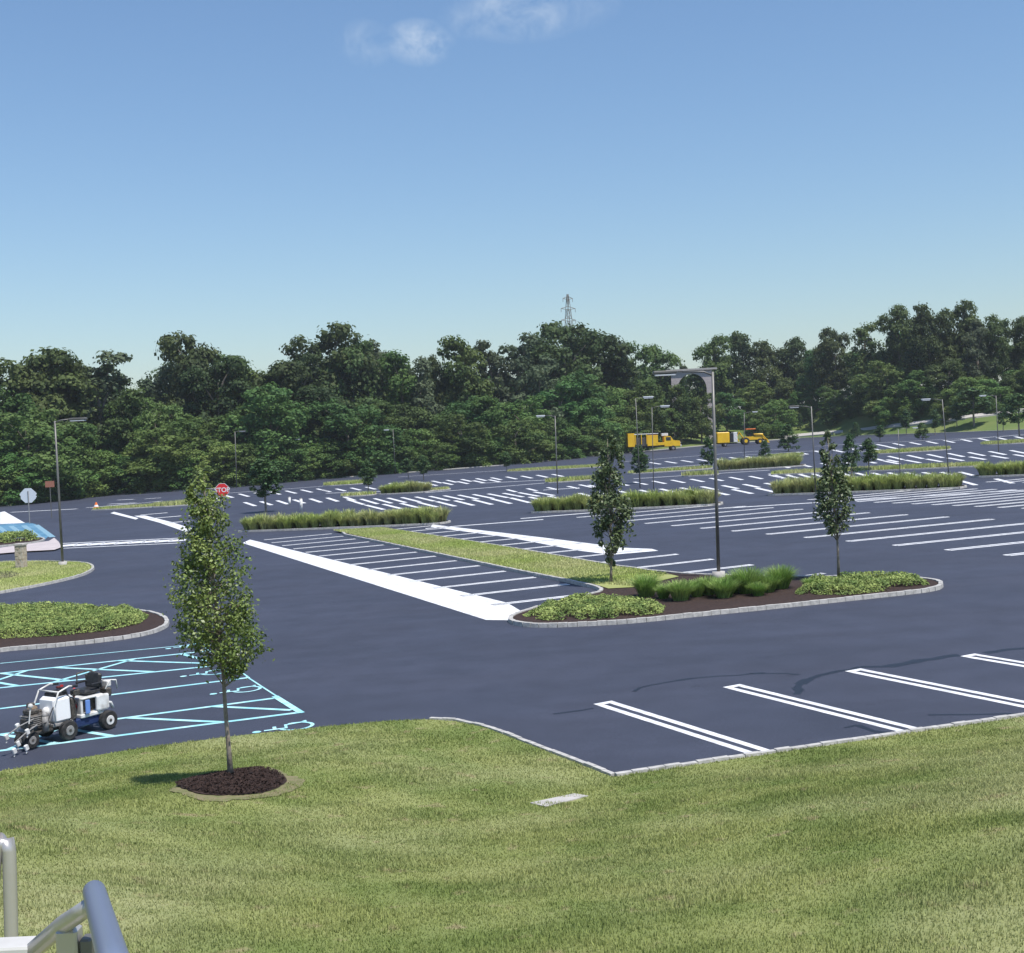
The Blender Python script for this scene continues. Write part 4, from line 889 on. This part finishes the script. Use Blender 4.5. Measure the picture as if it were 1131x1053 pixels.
for u, v, vt, lb_ in [(320, 558.5, 549.5, 'shorter white marker post behind the long bed, left one'), (333, 565, 551, 'taller white marker post behind the long bed, right one')]:
    p = P(u, v); h = float(at_top(p, vt)); root = empty('marker_post', p, label=lb_, cat='marker post'); MB().tube([(0, 0, 0), (0, 0, h)], .14, 10).build('post', MT['whitem'], root, True); MB().tube([(0, 0, h), (0, 0, h+.06)], [.15, .1], 10).build('cap', MT['grey'], root)
# traffic cone
p = P(106.5, 563); h = float(at_top(p, 555)); root = empty('traffic_cone', p, label='orange and white traffic cone at the bend of the left road', cat='traffic cone')
MB().tube([(0, 0, .06), (0, 0, h*.4)], [.42, .3], 14).build('cone', MT['orange'], root); MB().tube([(0, 0, h*.4), (0, 0, h*.65)], [.3, .2], 14).build('reflective_band', MT['white'], root); MB().tube([(0, 0, h*.65), (0, 0, h)], [.2, .09], 14).build('cone', MT['orange'], root); MB().box((0, 0, .03), (1.0, 1.0, .06)).build('base', MT['black'], root)
# stone pier
p = P(24, 629); h = float(at_top(p, 600)); root = empty('stone_pier', p, -.15, label='tan stone pier with a pale cap on the left island', cat='pier')
mb = MB(); random.seed(3)
for k in range(7):
    z0 = k*(h-.16)/7
    for j in range(3):
        w = .5/3; mb.box((-.25+w*(j+.5)+(.04 if k % 2 else -.04)*(j == 1), 0, z0+(h-.16)/14), (w-.012, .5+random.uniform(-.03, .03), (h-.16)/7-.012), bev=.008)
mb.box((0, 0, (h-.16)/2), (.46, .46, h-.16)); mb.build('shaft', MT['stone'], root); MB().box((0, 0, h-.08), (.58, .58, .13), bev=.02).build('cap', MT['conc'], root)
# ------------------------------------------------------------------ line striping machine
a = P(38, 829); b = P(122, 805); ax = (a-b)[:2]; L = np.linalg.norm(ax); yaw = math.atan2(ax[1], ax[0])
nrm_ = np.array([-math.sin(yaw), math.cos(yaw)]); sgn = 1 if nrm_[1] < 0 else -1    # side facing camera in local y
org = np.array([b[0], b[1]])-nrm_*sgn*.0; S0 = L/2.0
root = empty('line_striping_machine', (org[0], org[1], float(planez(*org))), yaw, label='ride-on line striping machine with white tank parked on the aqua lines', cat='striping machine')
s_ = sgn; root.scale = (S0, S0, S0)
def ny(y): return -s_*y     # y measured away from camera
def wheel(x, y, r, w, rim):
    o = MB().disc((x, ny(y), r), r, (0, 1, 0), w, 22).build('wheel', MT['rubber'], root, False)
    MB().disc((x, ny(y-.0)-(-s_)*(w*.12), r), r*.52, (0, 1, 0), w*.9, 16).build('rim', MT[rim], o); MB().disc((x, ny(y), r), r*.18, (0, 1, 0), w*1.25, 10).build('hub', MT['dark'], o)
for y in (0, .78): wheel(0.05, y, .215, .16, 'whitem'); wheel(1.12, y, .215, .13, 'grey')
wheel(1.98, .12, .18, .12, 'grey'); wheel(1.95, .5, .15, .1, 'grey')
MB().box((1.0, ny(.39), .27), (2.0, .42, .07)).box((1.55, ny(.39), .30), (.9, .55, .05)).tube([(1.98, ny(.12), .18), (1.86, ny(.2), .42)], .025, 6).tube([(1.95, ny(.5), .15), (1.86, ny(.42), .42)], .025, 6).tube([(1.12, ny(-.02), .26), (1.12, ny(.8), .26)], .03, 6).tube([(.05, ny(-.02), .25), (.05, ny(.8), .25)], .03, 6).build('frame', MT['dark'], root)
MB().box((1.18, ny(.34), .68), (.46, .58, .56), bev=.06, taper=.96).build('paint_tank', mat('white_tank', (.82, .82, .82), .4), root)
for nm_, c_, d_ in (('gearbox', (1.5, .55, .55), (.2, .2, .3)), ('radiator', (.86, .3, .62), (.12, .4, .5)), ('battery_box', (.8, .12, .98), (.18, .16, .14)), ('air_filter', (1.64, .55, .82), (.14, .16, .12))): MB().box((c_[0], ny(c_[1]), c_[2]), d_, bev=.025).build(nm_, MT['dark'], root)
MB().tube([(.3, ny(.7), 1.0), (.25, ny(.75), 1.25), (.05, ny(.6), 1.3), (-.15, ny(.5), 1.2)], .02, 6).box((.02, ny(.55), 1.16), (.2, .22, .16), bev=.03).box((-.08, ny(.2), .82), (.14, .3, .2), bev=.03).build('hydraulic_pack', MT['dark'], root)
MB().box((1.18, ny(.36), .37), (.52, .60, .08), bev=.02).build('tank_tray', MT['grey'], root)
MB().ball((1.45, ny(.3), .66), .085, sc=(1, 1, 1.3)).build('filter_canister', MT['whitem'], root, True)
MB().box((1.12, ny(.36), .98), (.34, .40, .14), bev=.03).box((1.05, ny(.2), 1.08), (.12, .12, .12), bev=.02).build('control_box', MT['black'], root)
MB().tube([(1.02, ny(.3), 1.05), (1.0, ny(.3), 1.17)], .035, 8).build('red_knob', MT['red'], root)
MB().tube([(1.42, ny(.02), .45), (1.44, ny(.02), .8), (1.3, ny(.03), 1.08), (1.02, ny(.04), 1.16), (.9, ny(.04), 1.14)], .02, 8).tube([(1.42, ny(.7), .45), (1.44, ny(.7), .8), (1.3, ny(.7), 1.08), (1.02, ny(.7), 1.16), (.9, ny(.7), 1.14)], .02, 8).tube([(1.3, ny(.02), 1.08), (1.3, ny(.7), 1.08)], .018, 8).build('handlebar', MT['whitem'], root, True)
for y in (.04, .7): MB().tube([(.94, ny(y), 1.145), (.8, ny(y), 1.13)], .03, 8).build('grip', MT['black'], root)
MB().box((1.78, ny(.32), .56), (.34, .36, .26), bev=.04).box((1.80, ny(.32), .74), (.26, .28, .12), bev=.03).tube([(1.66, ny(.32), .6), (1.60, ny(.12), .6)], .09, 10).box((1.95, ny(.32), .5), (.08, .3, .2), bev=.02).build('engine', MT['dark'], root)
for i in range(6): MB().box((1.78, ny(.32), .45+i*.04), (.37, .385, .012)).build('cooling_fin', MT['grey'], root)
MB().tube([(1.76, ny(.24), .8), (1.76, ny(.4), .8)], .07, 12).build('fuel_tank', mat('tan_enamel', (.35, .25, .17), .5), root)
MB().tube([(1.62, ny(.1), .3), (1.62, ny(.1), .62)], .07, 12).ball((1.62, ny(.1), .64), .075).build('pump', MT['grey'], root, True)
MB().tube([(1.9, ny(.0), .5), (2.2, ny(-.06), .42), (2.5, ny(-.05), .25)], .016, 6).tube([(1.9, ny(.1), .62), (2.3, ny(.05), .55), (2.6, ny(.1), .4)], .014, 6).build('spray_arm', MT['grey'], root)
for x, y, z in ((2.18, -.05, .42), (2.42, -.05, .22), (2.3, .1, .55), (2.58, .1, .38), (2.3, -.16, .12), (2.55, -.1, .1)):
    MB().box((x, ny(y), z), (.09, .06, .12), bev=.012, ry=.3).tube([(x, ny(y), z-.06), (x+.01, ny(y), z-.12)], .014, 6).build('spray_gun', MT['whitem'], root)
MB().tube([(2.0, ny(.05), .9), (2.06, ny(.05), .55)], .014, 6).ball((2.0, ny(.05), .92), .055).build('pointer', MT['whitem'], root)
# rear unit
MB().box((.42, ny(.39), .42), (.62, .70, .09), bev=.02).box((.68, ny(.39), .62), (.06, .66, .34), bev=.015).box((.14, ny(.05), .64), (.34, .10, .34), bev=.03).box((.14, ny(.73), .64), (.34, .10, .34), bev=.03).box((.4, ny(.39), .80), (.62, .70, .05), bev=.02).build('body', MT['whitem'], root)
MB().box((.42, ny(.42), .62), (.40, .5, .28), bev=.02).build('inner_compartment', MT['dark'], root)
MB().box((.58, ny(.0), .62), (.12, .04, .30), bev=.012).build('blue_panel', MT['bluem'], root)
MB().tube([(1.3, ny(.1), .9), (1.5, ny(.0), .75), (1.6, ny(.05), .5), (1.9, ny(.0), .45)], .013, 6).tube([(.9, ny(.1), .95), (.8, ny(.05), .7), (.9, ny(.0), .45), (1.4, ny(-.04), .35)], .013, 6).tube([(1.0, ny(.5), 1.05), (.8, ny(.4), .9), (.7, ny(.4), .8)], .012, 6).build('hose', MT['black'], root, True)
MB().box((.98, ny(.45), 1.10), (.09, .10, .06), bev=.02).build('tool_box', mat('dull_red', (.10, .02, .02), .6), root)
MB().tube([(-.13, ny(.04), .45), (-.08, ny(.04), .58), (.05, ny(.04), .62), (.2, ny(.04), .58), (.26, ny(.04), .45)], .035, 8).build('fender', MT['whitem'], root, True)
MB().box((.5, ny(.39), .28), (.75, .62, .2), bev=.03).build('belly_pan', MT['navy'], root)
st = MB().box((.30, ny(.36), .90), (.44, .48, .11), bev=.045).build('seat', MT['black'], root); MB().box((.09, ny(.36), 1.10), (.10, .46, .34), bev=.04, ry=-.2).build('backrest', MT['black'], root)
for y in (.1, .62): MB().tube([(.1, ny(y), .95), (.12, ny(y), 1.07), (.38, ny(y), 1.07)], .025, 8).build('armrest', MT['black'], root)
MB().tube([(.0, ny(.1), .9), (-.15, ny(.1), 1.08), (-.3, ny(.1), 1.05), (-.33, ny(.1), .85)], .018, 8).tube([(-.02, ny(.6), .9), (-.2, ny(.6), 1.05), (-.34, ny(.6), 1.0)], .018, 8).tube([(-.3, ny(.1), 1.05), (-.34, ny(.6), 1.0)], .018, 8).build('rear_rail', MT['whitem'], root, True)
MB().box((-.2, ny(.3), .98), (.12, .2, .14), bev=.02).build('rear_box', MT['whitem'], root)
MB().tube([(.7, ny(.39), .32), (1.0, ny(.39), .30)], .04, 8).build('hitch', MT['navy'], root)
MB().tube([(.66, ny(.2), .5), (.78, ny(.2), .75), (.76, ny(.2), 1.02)], .018, 6).ball((.76, ny(.2), 1.03), .035).build('control_lever', MT['red'], root)
# ------------------------------------------------------------------ yellow vehicles
def on(u, v): 
    p = P(u, v); return p
def veh_wheel(x, y, r, w, root, rim='grey'):
    o = MB().disc((x, y, r), r, (0, 1, 0), w, 18).build('wheel', MT['rubber'], root); MB().disc((x, y, r), r*.5, (0, 1, 0), w*1.05, 12).build('rim', MT[rim], o)
pa, pb_ = P(695, 499.5), P(753, 496.5); pa = P(690, 500.5)
def facing(px0, px1, vbase):
    a, b = P(px0, vbase), P(px1, vbase); m_ = (a+b)/2; s = px2m(m_)*(px1-px0); return m_, s
m_, L = facing(694, 753, 499); 
root = empty('utility_truck', m_, .04, label='long yellow stake-bodied work truck, left of the tall lamp post', cat='truck'); k = L/10.
def B(c, d, bev=.03): return MB().box(tuple(q*k for q in c), tuple(q*k for q in d), bev=bev)
B((0, 0, .95), (9.6, 1.0, .28)).build('chassis', MT['black'], root)
for x in (-3.6, -2.5, 3.6):
    for y in (-1.0, 1.0): veh_wheel(x*k, y*k, .5*k, .32*k, root)
B((-4.2, 0, 2.3), (1.3, 2.3, 2.5)).build('locker', MT['yel'], root)
B((-1.4, 0, 3.35), (4.6, 2.3, .14)).build('roof_frame', MT['whitem'], root)
B((-2.3, 0, 1.9), (2.2, 1.9, 1.6)).build('cargo', MT['dark'], root)
B((-.2, 0, 2.1), (2.0, 2.2, 2.0)).build('hopper', MT['yel'], root); B((-.2, 0, 3.2), (1.4, 1.8, .3)).build('hopper_cover', MT['red'], root)
for x in (-3.4, -2.3, -1.3):
    for y in (-1.1, 1.1): B((x, y, 2.4), (.14, .1, 1.9), .01).build('stake', MT['yel'], root)
B((1.2, 0, 1.4), (1.8, 2.2, .5)).build('deck', MT['yel'], root)
V = [(2.0, 1.1), (2.0, 2.75), (3.2, 2.75), (3.7, 2.0), (4.9, 1.85), (5.0, .9), (2.0, .9)]
mb = MB(); n = len(V); pts = [(x*k, y*k, z*k) for y in (-1.1, 1.1) for x, z in V]; mb.add(pts, [tuple(range(n)), tuple(range(n, 2*n))[::-1]]+[(i, n+i, n+(i+1) % n, (i+1) % n)[::-1] for i in range(n)]); cab = mb.build('cab', MT['yel'], root)
for y in (-1.12, 1.12): B((2.75, y, 2.3), (.9, .03, .6), .005).build('side_window', MT['glassd'], cab)
mb = MB(); mb.add([(3.23*k, -.95*k, 2.7*k), (3.72*k, -.95*k, 2.02*k), (3.72*k, .95*k, 2.02*k), (3.23*k, .95*k, 2.7*k), (3.2*k, -.95*k, 2.66*k), (3.68*k, -.95*k, 1.98*k), (3.68*k, .95*k, 1.98*k), (3.2*k, .95*k, 2.66*k)], [(0, 1, 2, 3), (4, 7, 6, 5), (0, 4, 5, 1), (3, 2, 6, 7), (0, 3, 7, 4), (1, 5, 6, 2)]); mb.build('windscreen', MT['glassd'], cab)
B((5.05, 0, .95), (.2, 2.2, .35)).build('bumper', MT['whitem'], root); B((2.2, 0, 3.1), (1.2, 1.2, .5)).build('roof_box', MT['whitem'], root)
for y in (-.8, .8): B((5.02, y, 1.5), (.06, .3, .25), .01).build('headlight', MT['lens'], root)
m_, L = facing(790, 815, 493.5); root = empty('seal_coating_trailer', m_, .05, label='yellow tank trailer with a white end, right beside the tall lamp post', cat='trailer'); k = L/5.
B((0, 0, .7), (4.8, 1.2, .25)).build('chassis', MT['black'], root)
for y in (-1.0, 1.0): veh_wheel(-.4*k, y*k, .42*k, .28*k, root)
B((-.8, 0, 2.0), (2.8, 2.0, 2.4), .12).build('tank', MT['yel'], root); B((1.0, 0, 1.9), (.7, 1.9, 2.0)).build('engine_bay', MT['black'], root); B((1.9, 0, 2.0), (.9, 2.1, 2.2), .06).build('white_locker', MT['whitem'], root); B((-2.3, 0, 1.1), (.8, .5, .5)).build('tool_tray', MT['yel'], root)
MB().tube([(2.3*k, 0, .7*k), (3.0*k, 0, .6*k)], .08, 8).build('drawbar', MT['black'], root)
m_, L = facing(815, 848, 491); root = empty('loader_tractor', m_, .05, label='yellow wheeled loader at the foot of the grassy bank', cat='loader'); k = L/6.5
for x, r in ((-1.6, .8), (1.5, .62)):
    for y in (-.9, .9): veh_wheel(x*k, y*k, r*k, .42*k, root, 'yel')
B((0, 0, 1.35), (4.2, 1.3, .7)).build('body', MT['yel'], root); B((1.5, 0, 1.95), (1.7, 1.2, .7), .1).build('bonnet', MT['yel'], root)
for x in (-1.2, .5):
    for y in (-.6, .6): B((x, y, 2.6), (.12, .12, 1.5), .01).build('roof_post', MT['black'], root)
B((-.35, 0, 3.35), (2.1, 1.6, .2)).build('canopy', MT['orange'], root); B((-.5, 0, 2.1), (.6, .7, .8)).build('seat', MT['black'], root)
mb = MB()
for y in (-.75, .75): mb.tube([(.4*k, y*k, 2.2*k), (2.0*k, y*k, 2.1*k), (3.0*k, y*k, .9*k)], .12*k, 8)
mb.build('loader_arm', MT['yel'], root)
mb = MB().add([(3.0*k, -1.1*k, .3*k), (3.0*k, -1.1*k, 1.2*k), (3.6*k, -1.1*k, .25*k), (3.0*k, 1.1*k, .3*k), (3.0*k, 1.1*k, 1.2*k), (3.6*k, 1.1*k, .25*k)], [(0, 2, 1), (3, 4, 5), (0, 1, 4, 3), (0, 3, 5, 2)]); mb.build('bucket', MT['yel'], root)
mb = MB(); mb.tube([(-2.0*k, 0, 1.5*k), (-2.8*k, 0, 2.8*k), (-3.4*k, 0, 1.6*k), (-3.0*k, 0, .8*k)], .14*k, 8); mb.build('backhoe_boom', MT['yel'], root)
# ------------------------------------------------------------------ stair handrails (foreground left)
def rp(u, v, dist):  # point at forward distance
    d = ray(u, v); p = d/F*dist; return np.array([p[0], p[1], p[2]+HC])
tip = rp(104, 985, 1.95); back = rp(124, 1056, 1.40)
dirr = (tip-back)/np.linalg.norm(tip-back)
post = rp(76, 1024, 2.02); g1 = float(lawnz(post[0], post[1])[0])
root = empty('stair_handrail', (post[0], post[1], g1), label='thick grey-blue rounded stair handrail nearest the camera', cat='handrail'); o0 = np.array([post[0], post[1], g1])
mb = MB(); cc = [back-dirr*.9, back, tip-dirr*.25, tip-dirr*.08, tip, tip+dirr*.025, tip+dirr*.04]; rr = [.0172]*5+[.0135, .003]
mb.tube([q-o0 for q in cc], rr, 20); mb.build('grip_rail', MT['bluerail'], root, True)
fb = MB(); a = tip-dirr*.04-np.array([0, 0, .012]); b = rp(70, 1021, 2.02); c = rp(38, 1049, 2.1)
fb.tube([a-o0, (a*.5+b*.5)-o0, b-o0, c-o0], [.014, .014, .015, .015], 12); fb.build('bracket_bar', MT['steel'], root, True)
MB().box((0, 0, (post[2]-g1)/2), (.034, .034, post[2]-g1), bev=.004).build('post', MT['steel'], root)
q = rp(92, 1040, 2.0)-o0; MB().box((q[0], q[1]+.02, (q[2])/2), (.018, .03, q[2]), bev=.003).build('post', MT['pole'], root)
q0 = rp(40, 1046, 2.1)-o0; q1 = rp(-20, 1049, 2.12)-o0; m_ = (q0+q1)/2; MB().box(tuple(m_), (float(np.linalg.norm(q1-q0)), .05, .02), bev=.004).build('flat_bar', MT['whitem'], root)
top = rp(8, 930, 3.4); g2 = float(lawnz(top[0], top[1])[0]); o0 = np.array([top[0], top[1], g2]); root = empty('stair_handrail', o0, label='slim polished steel handrail loop at the left edge', cat='handrail')
mb = MB(); pth = []
for (u, v) in [(-14, 1060), (-10, 1000), (-6, 955), (-1, 934), (4, 926), (8, 928), (10, 940), (11, 970), (12, 1010), (13, 1060)]: pth.append(rp(u, v, 3.4)-o0)
pth = [np.array([pth[0][0], pth[0][1], 0])]+pth+[np.array([pth[-1][0], pth[-1][1], 0])]
mb.tube(pth, .018, 16); mb.build('rail_loop', MT['steel'], root, True)
# concrete steps under the rails
root = empty('concrete_steps', (0, 0, 0), label='concrete stair flight under the handrails', cat='stairs')
for i in range(9):
    y = 3.6-i*.34; x = -2.1; z = float(lawnz(-1.55, y)[0])+.03; MB().box((x+.05, y, z-.3), (1.15, .335, .6), bev=.01).build('step', MT['conc'], root)
# thin summer haze
hm = bpy.data.materials.new('haze'); hm.use_nodes = True; hn = hm.node_tree.nodes; hn.remove(hn['Principled BSDF']); pv = hn.new('ShaderNodeVolumePrincipled')
pv.inputs['Color'].default_value = (.86, .92, 1, 1); pv.inputs['Density'].default_value = .00014; pv.inputs['Anisotropy'].default_value = .1
hm.node_tree.links.new(pv.outputs[0], hn['Material Output'].inputs['Volume'])
tag(MB().box((0, 1900, 5), (6600, 6000, 130)).build('haze', hm), 'thin summer haze over the lot and wood', 'haze', kind='stuff')
# ------------------------------------------------------------------ camera, light, sky
cam = bpy.data.cameras.new('camera'); co = bpy.data.objects.new('camera', cam); C.objects.link(co); bpy.context.scene.camera = co
from mathutils import Matrix
Xw, Yw, Zw = M[:, 0], -M[:, 1], -M[:, 2]
co.matrix_world = Matrix(((Xw[0], Yw[0], Zw[0], 0), (Xw[1], Yw[1], Zw[1], 0), (Xw[2], Yw[2], Zw[2], HC), (0, 0, 0, 1)))
cam.sensor_width = 36; cam.sensor_fit = 'HORIZONTAL'; cam.lens = F/1131*36; cam.clip_start = .05; cam.clip_end = 9000
EL = 65.; AZ = math.radians(135)   # azimuth clockwise from +Y (north)
sd = np.array([math.sin(AZ)*math.cos(math.radians(EL)), math.cos(AZ)*math.cos(math.radians(EL)), math.sin(math.radians(EL))])
from mathutils import Vector
sl = bpy.data.lights.new('sun', 'SUN'); so = bpy.data.objects.new('sun', sl); C.objects.link(so); sl.energy = 4.4; sl.angle = math.radians(.5); sl.color = (1, .96, .9)
so.rotation_euler = Vector(sd).to_track_quat('Z', 'Y').to_euler(); so.location = (0, 0, 60)
w = bpy.data.worlds.new('World'); bpy.context.scene.world = w; w.use_nodes = True; N = w.node_tree.nodes; L = w.node_tree.links
bg = N['Background']; sky = N.new('ShaderNodeTexSky'); sky.sky_type = 'NISHITA'; sky.sun_disc = False; sky.sun_elevation = math.radians(EL); sky.sun_rotation = AZ; sky.air_density = 1.35; sky.dust_density = .4; sky.ozone_density = 3.0; sky.altitude = 50
bg.inputs['Strength'].default_value = .088
tc = N.new('ShaderNodeTexCoord'); noi = N.new('ShaderNodeTexNoise'); noi.inputs['Scale'].default_value = 30; noi.inputs['Detail'].default_value = 9; noi.inputs['Roughness'].default_value = .62; noi.inputs['Distortion'].default_value = .4; L.new(tc.outputs['Generated'], noi.inputs['Vector'])
def math_(op, a, b=None, clamp=False):
    x = N.new('ShaderNodeMath'); x.operation = op; x.use_clamp = clamp
    for i, q in enumerate((a, b)):
        if q is None: continue
        if isinstance(q, (int, float)): x.inputs[i].default_value = q
        else: L.new(q, x.inputs[i])
    return x.outputs[0]
def dot(v):
    x = N.new('ShaderNodeVectorMath'); x.operation = 'DOT_PRODUCT'; L.new(tc.outputs['Generated'], x.inputs[0]); x.inputs[1].default_value = tuple(v); return x.outputs['Value']
tot = None
for (u, v, su, sv, amp) in [(572, 14, 78, 30, .75), (524, 20, 40, 22, .5), (625, 6, 60, 26, .5), (463, 47, 40, 24, 1.1), (404, 48, 32, 24, .6)]:
    c = ray(u, v); c = c/np.linalg.norm(c); ux = M[:, 0]; uy = M[:, 1]; ux = ux-(ux@c)*c; uy = uy-(uy@c)*c
    a = math_('DIVIDE', dot(ux), su/F); b = math_('DIVIDE', dot(uy), sv/F)
    r2 = math_('ADD', math_('MULTIPLY', a, a), math_('MULTIPLY', b, b)); fo = math_('SUBTRACT', 1., r2, True)
    fo = math_('MULTIPLY', fo, math_('GREATER_THAN', dot(c), 0.)); fo = math_('MULTIPLY', fo, amp); tot = fo if tot is None else math_('MAXIMUM', tot, fo)
nf = N.new('ShaderNodeMapRange'); nf.inputs['From Min'].default_value = .38; nf.inputs['From Max'].default_value = .72; L.new(noi.outputs['Fac'], nf.inputs['Value'])
cf = math_('MULTIPLY', tot, nf.outputs['Result'], True)
mx = N.new('ShaderNodeMix'); mx.data_type = 'RGBA'; L.new(cf, mx.inputs[0]); tn = N.new('ShaderNodeMix'); tn.data_type = 'RGBA'; tn.blend_type = 'MULTIPLY'; tn.inputs[0].default_value = 1; L.new(sky.outputs[0], tn.inputs[6]); tn.inputs[7].default_value = (.90, 1.02, 1.18, 1)
L.new(tn.outputs[2], mx.inputs[6]); mx.inputs[7].default_value = (5.2, 6.2, 7.6, 1); L.new(mx.outputs[2], bg.inputs['Color'])
sc = bpy.context.scene; sc.render.engine = 'CYCLES'; sc.view_settings.view_transform = 'Standard'; sc.view_settings.look = 'None'; sc.view_settings.exposure = .35; sc.view_settings.gamma = 1
sc.cycles.max_bounces = 6; sc.cycles.transparent_max_bounces = 4
sc.render.resolution_x = 1024; sc.render.resolution_y = 953
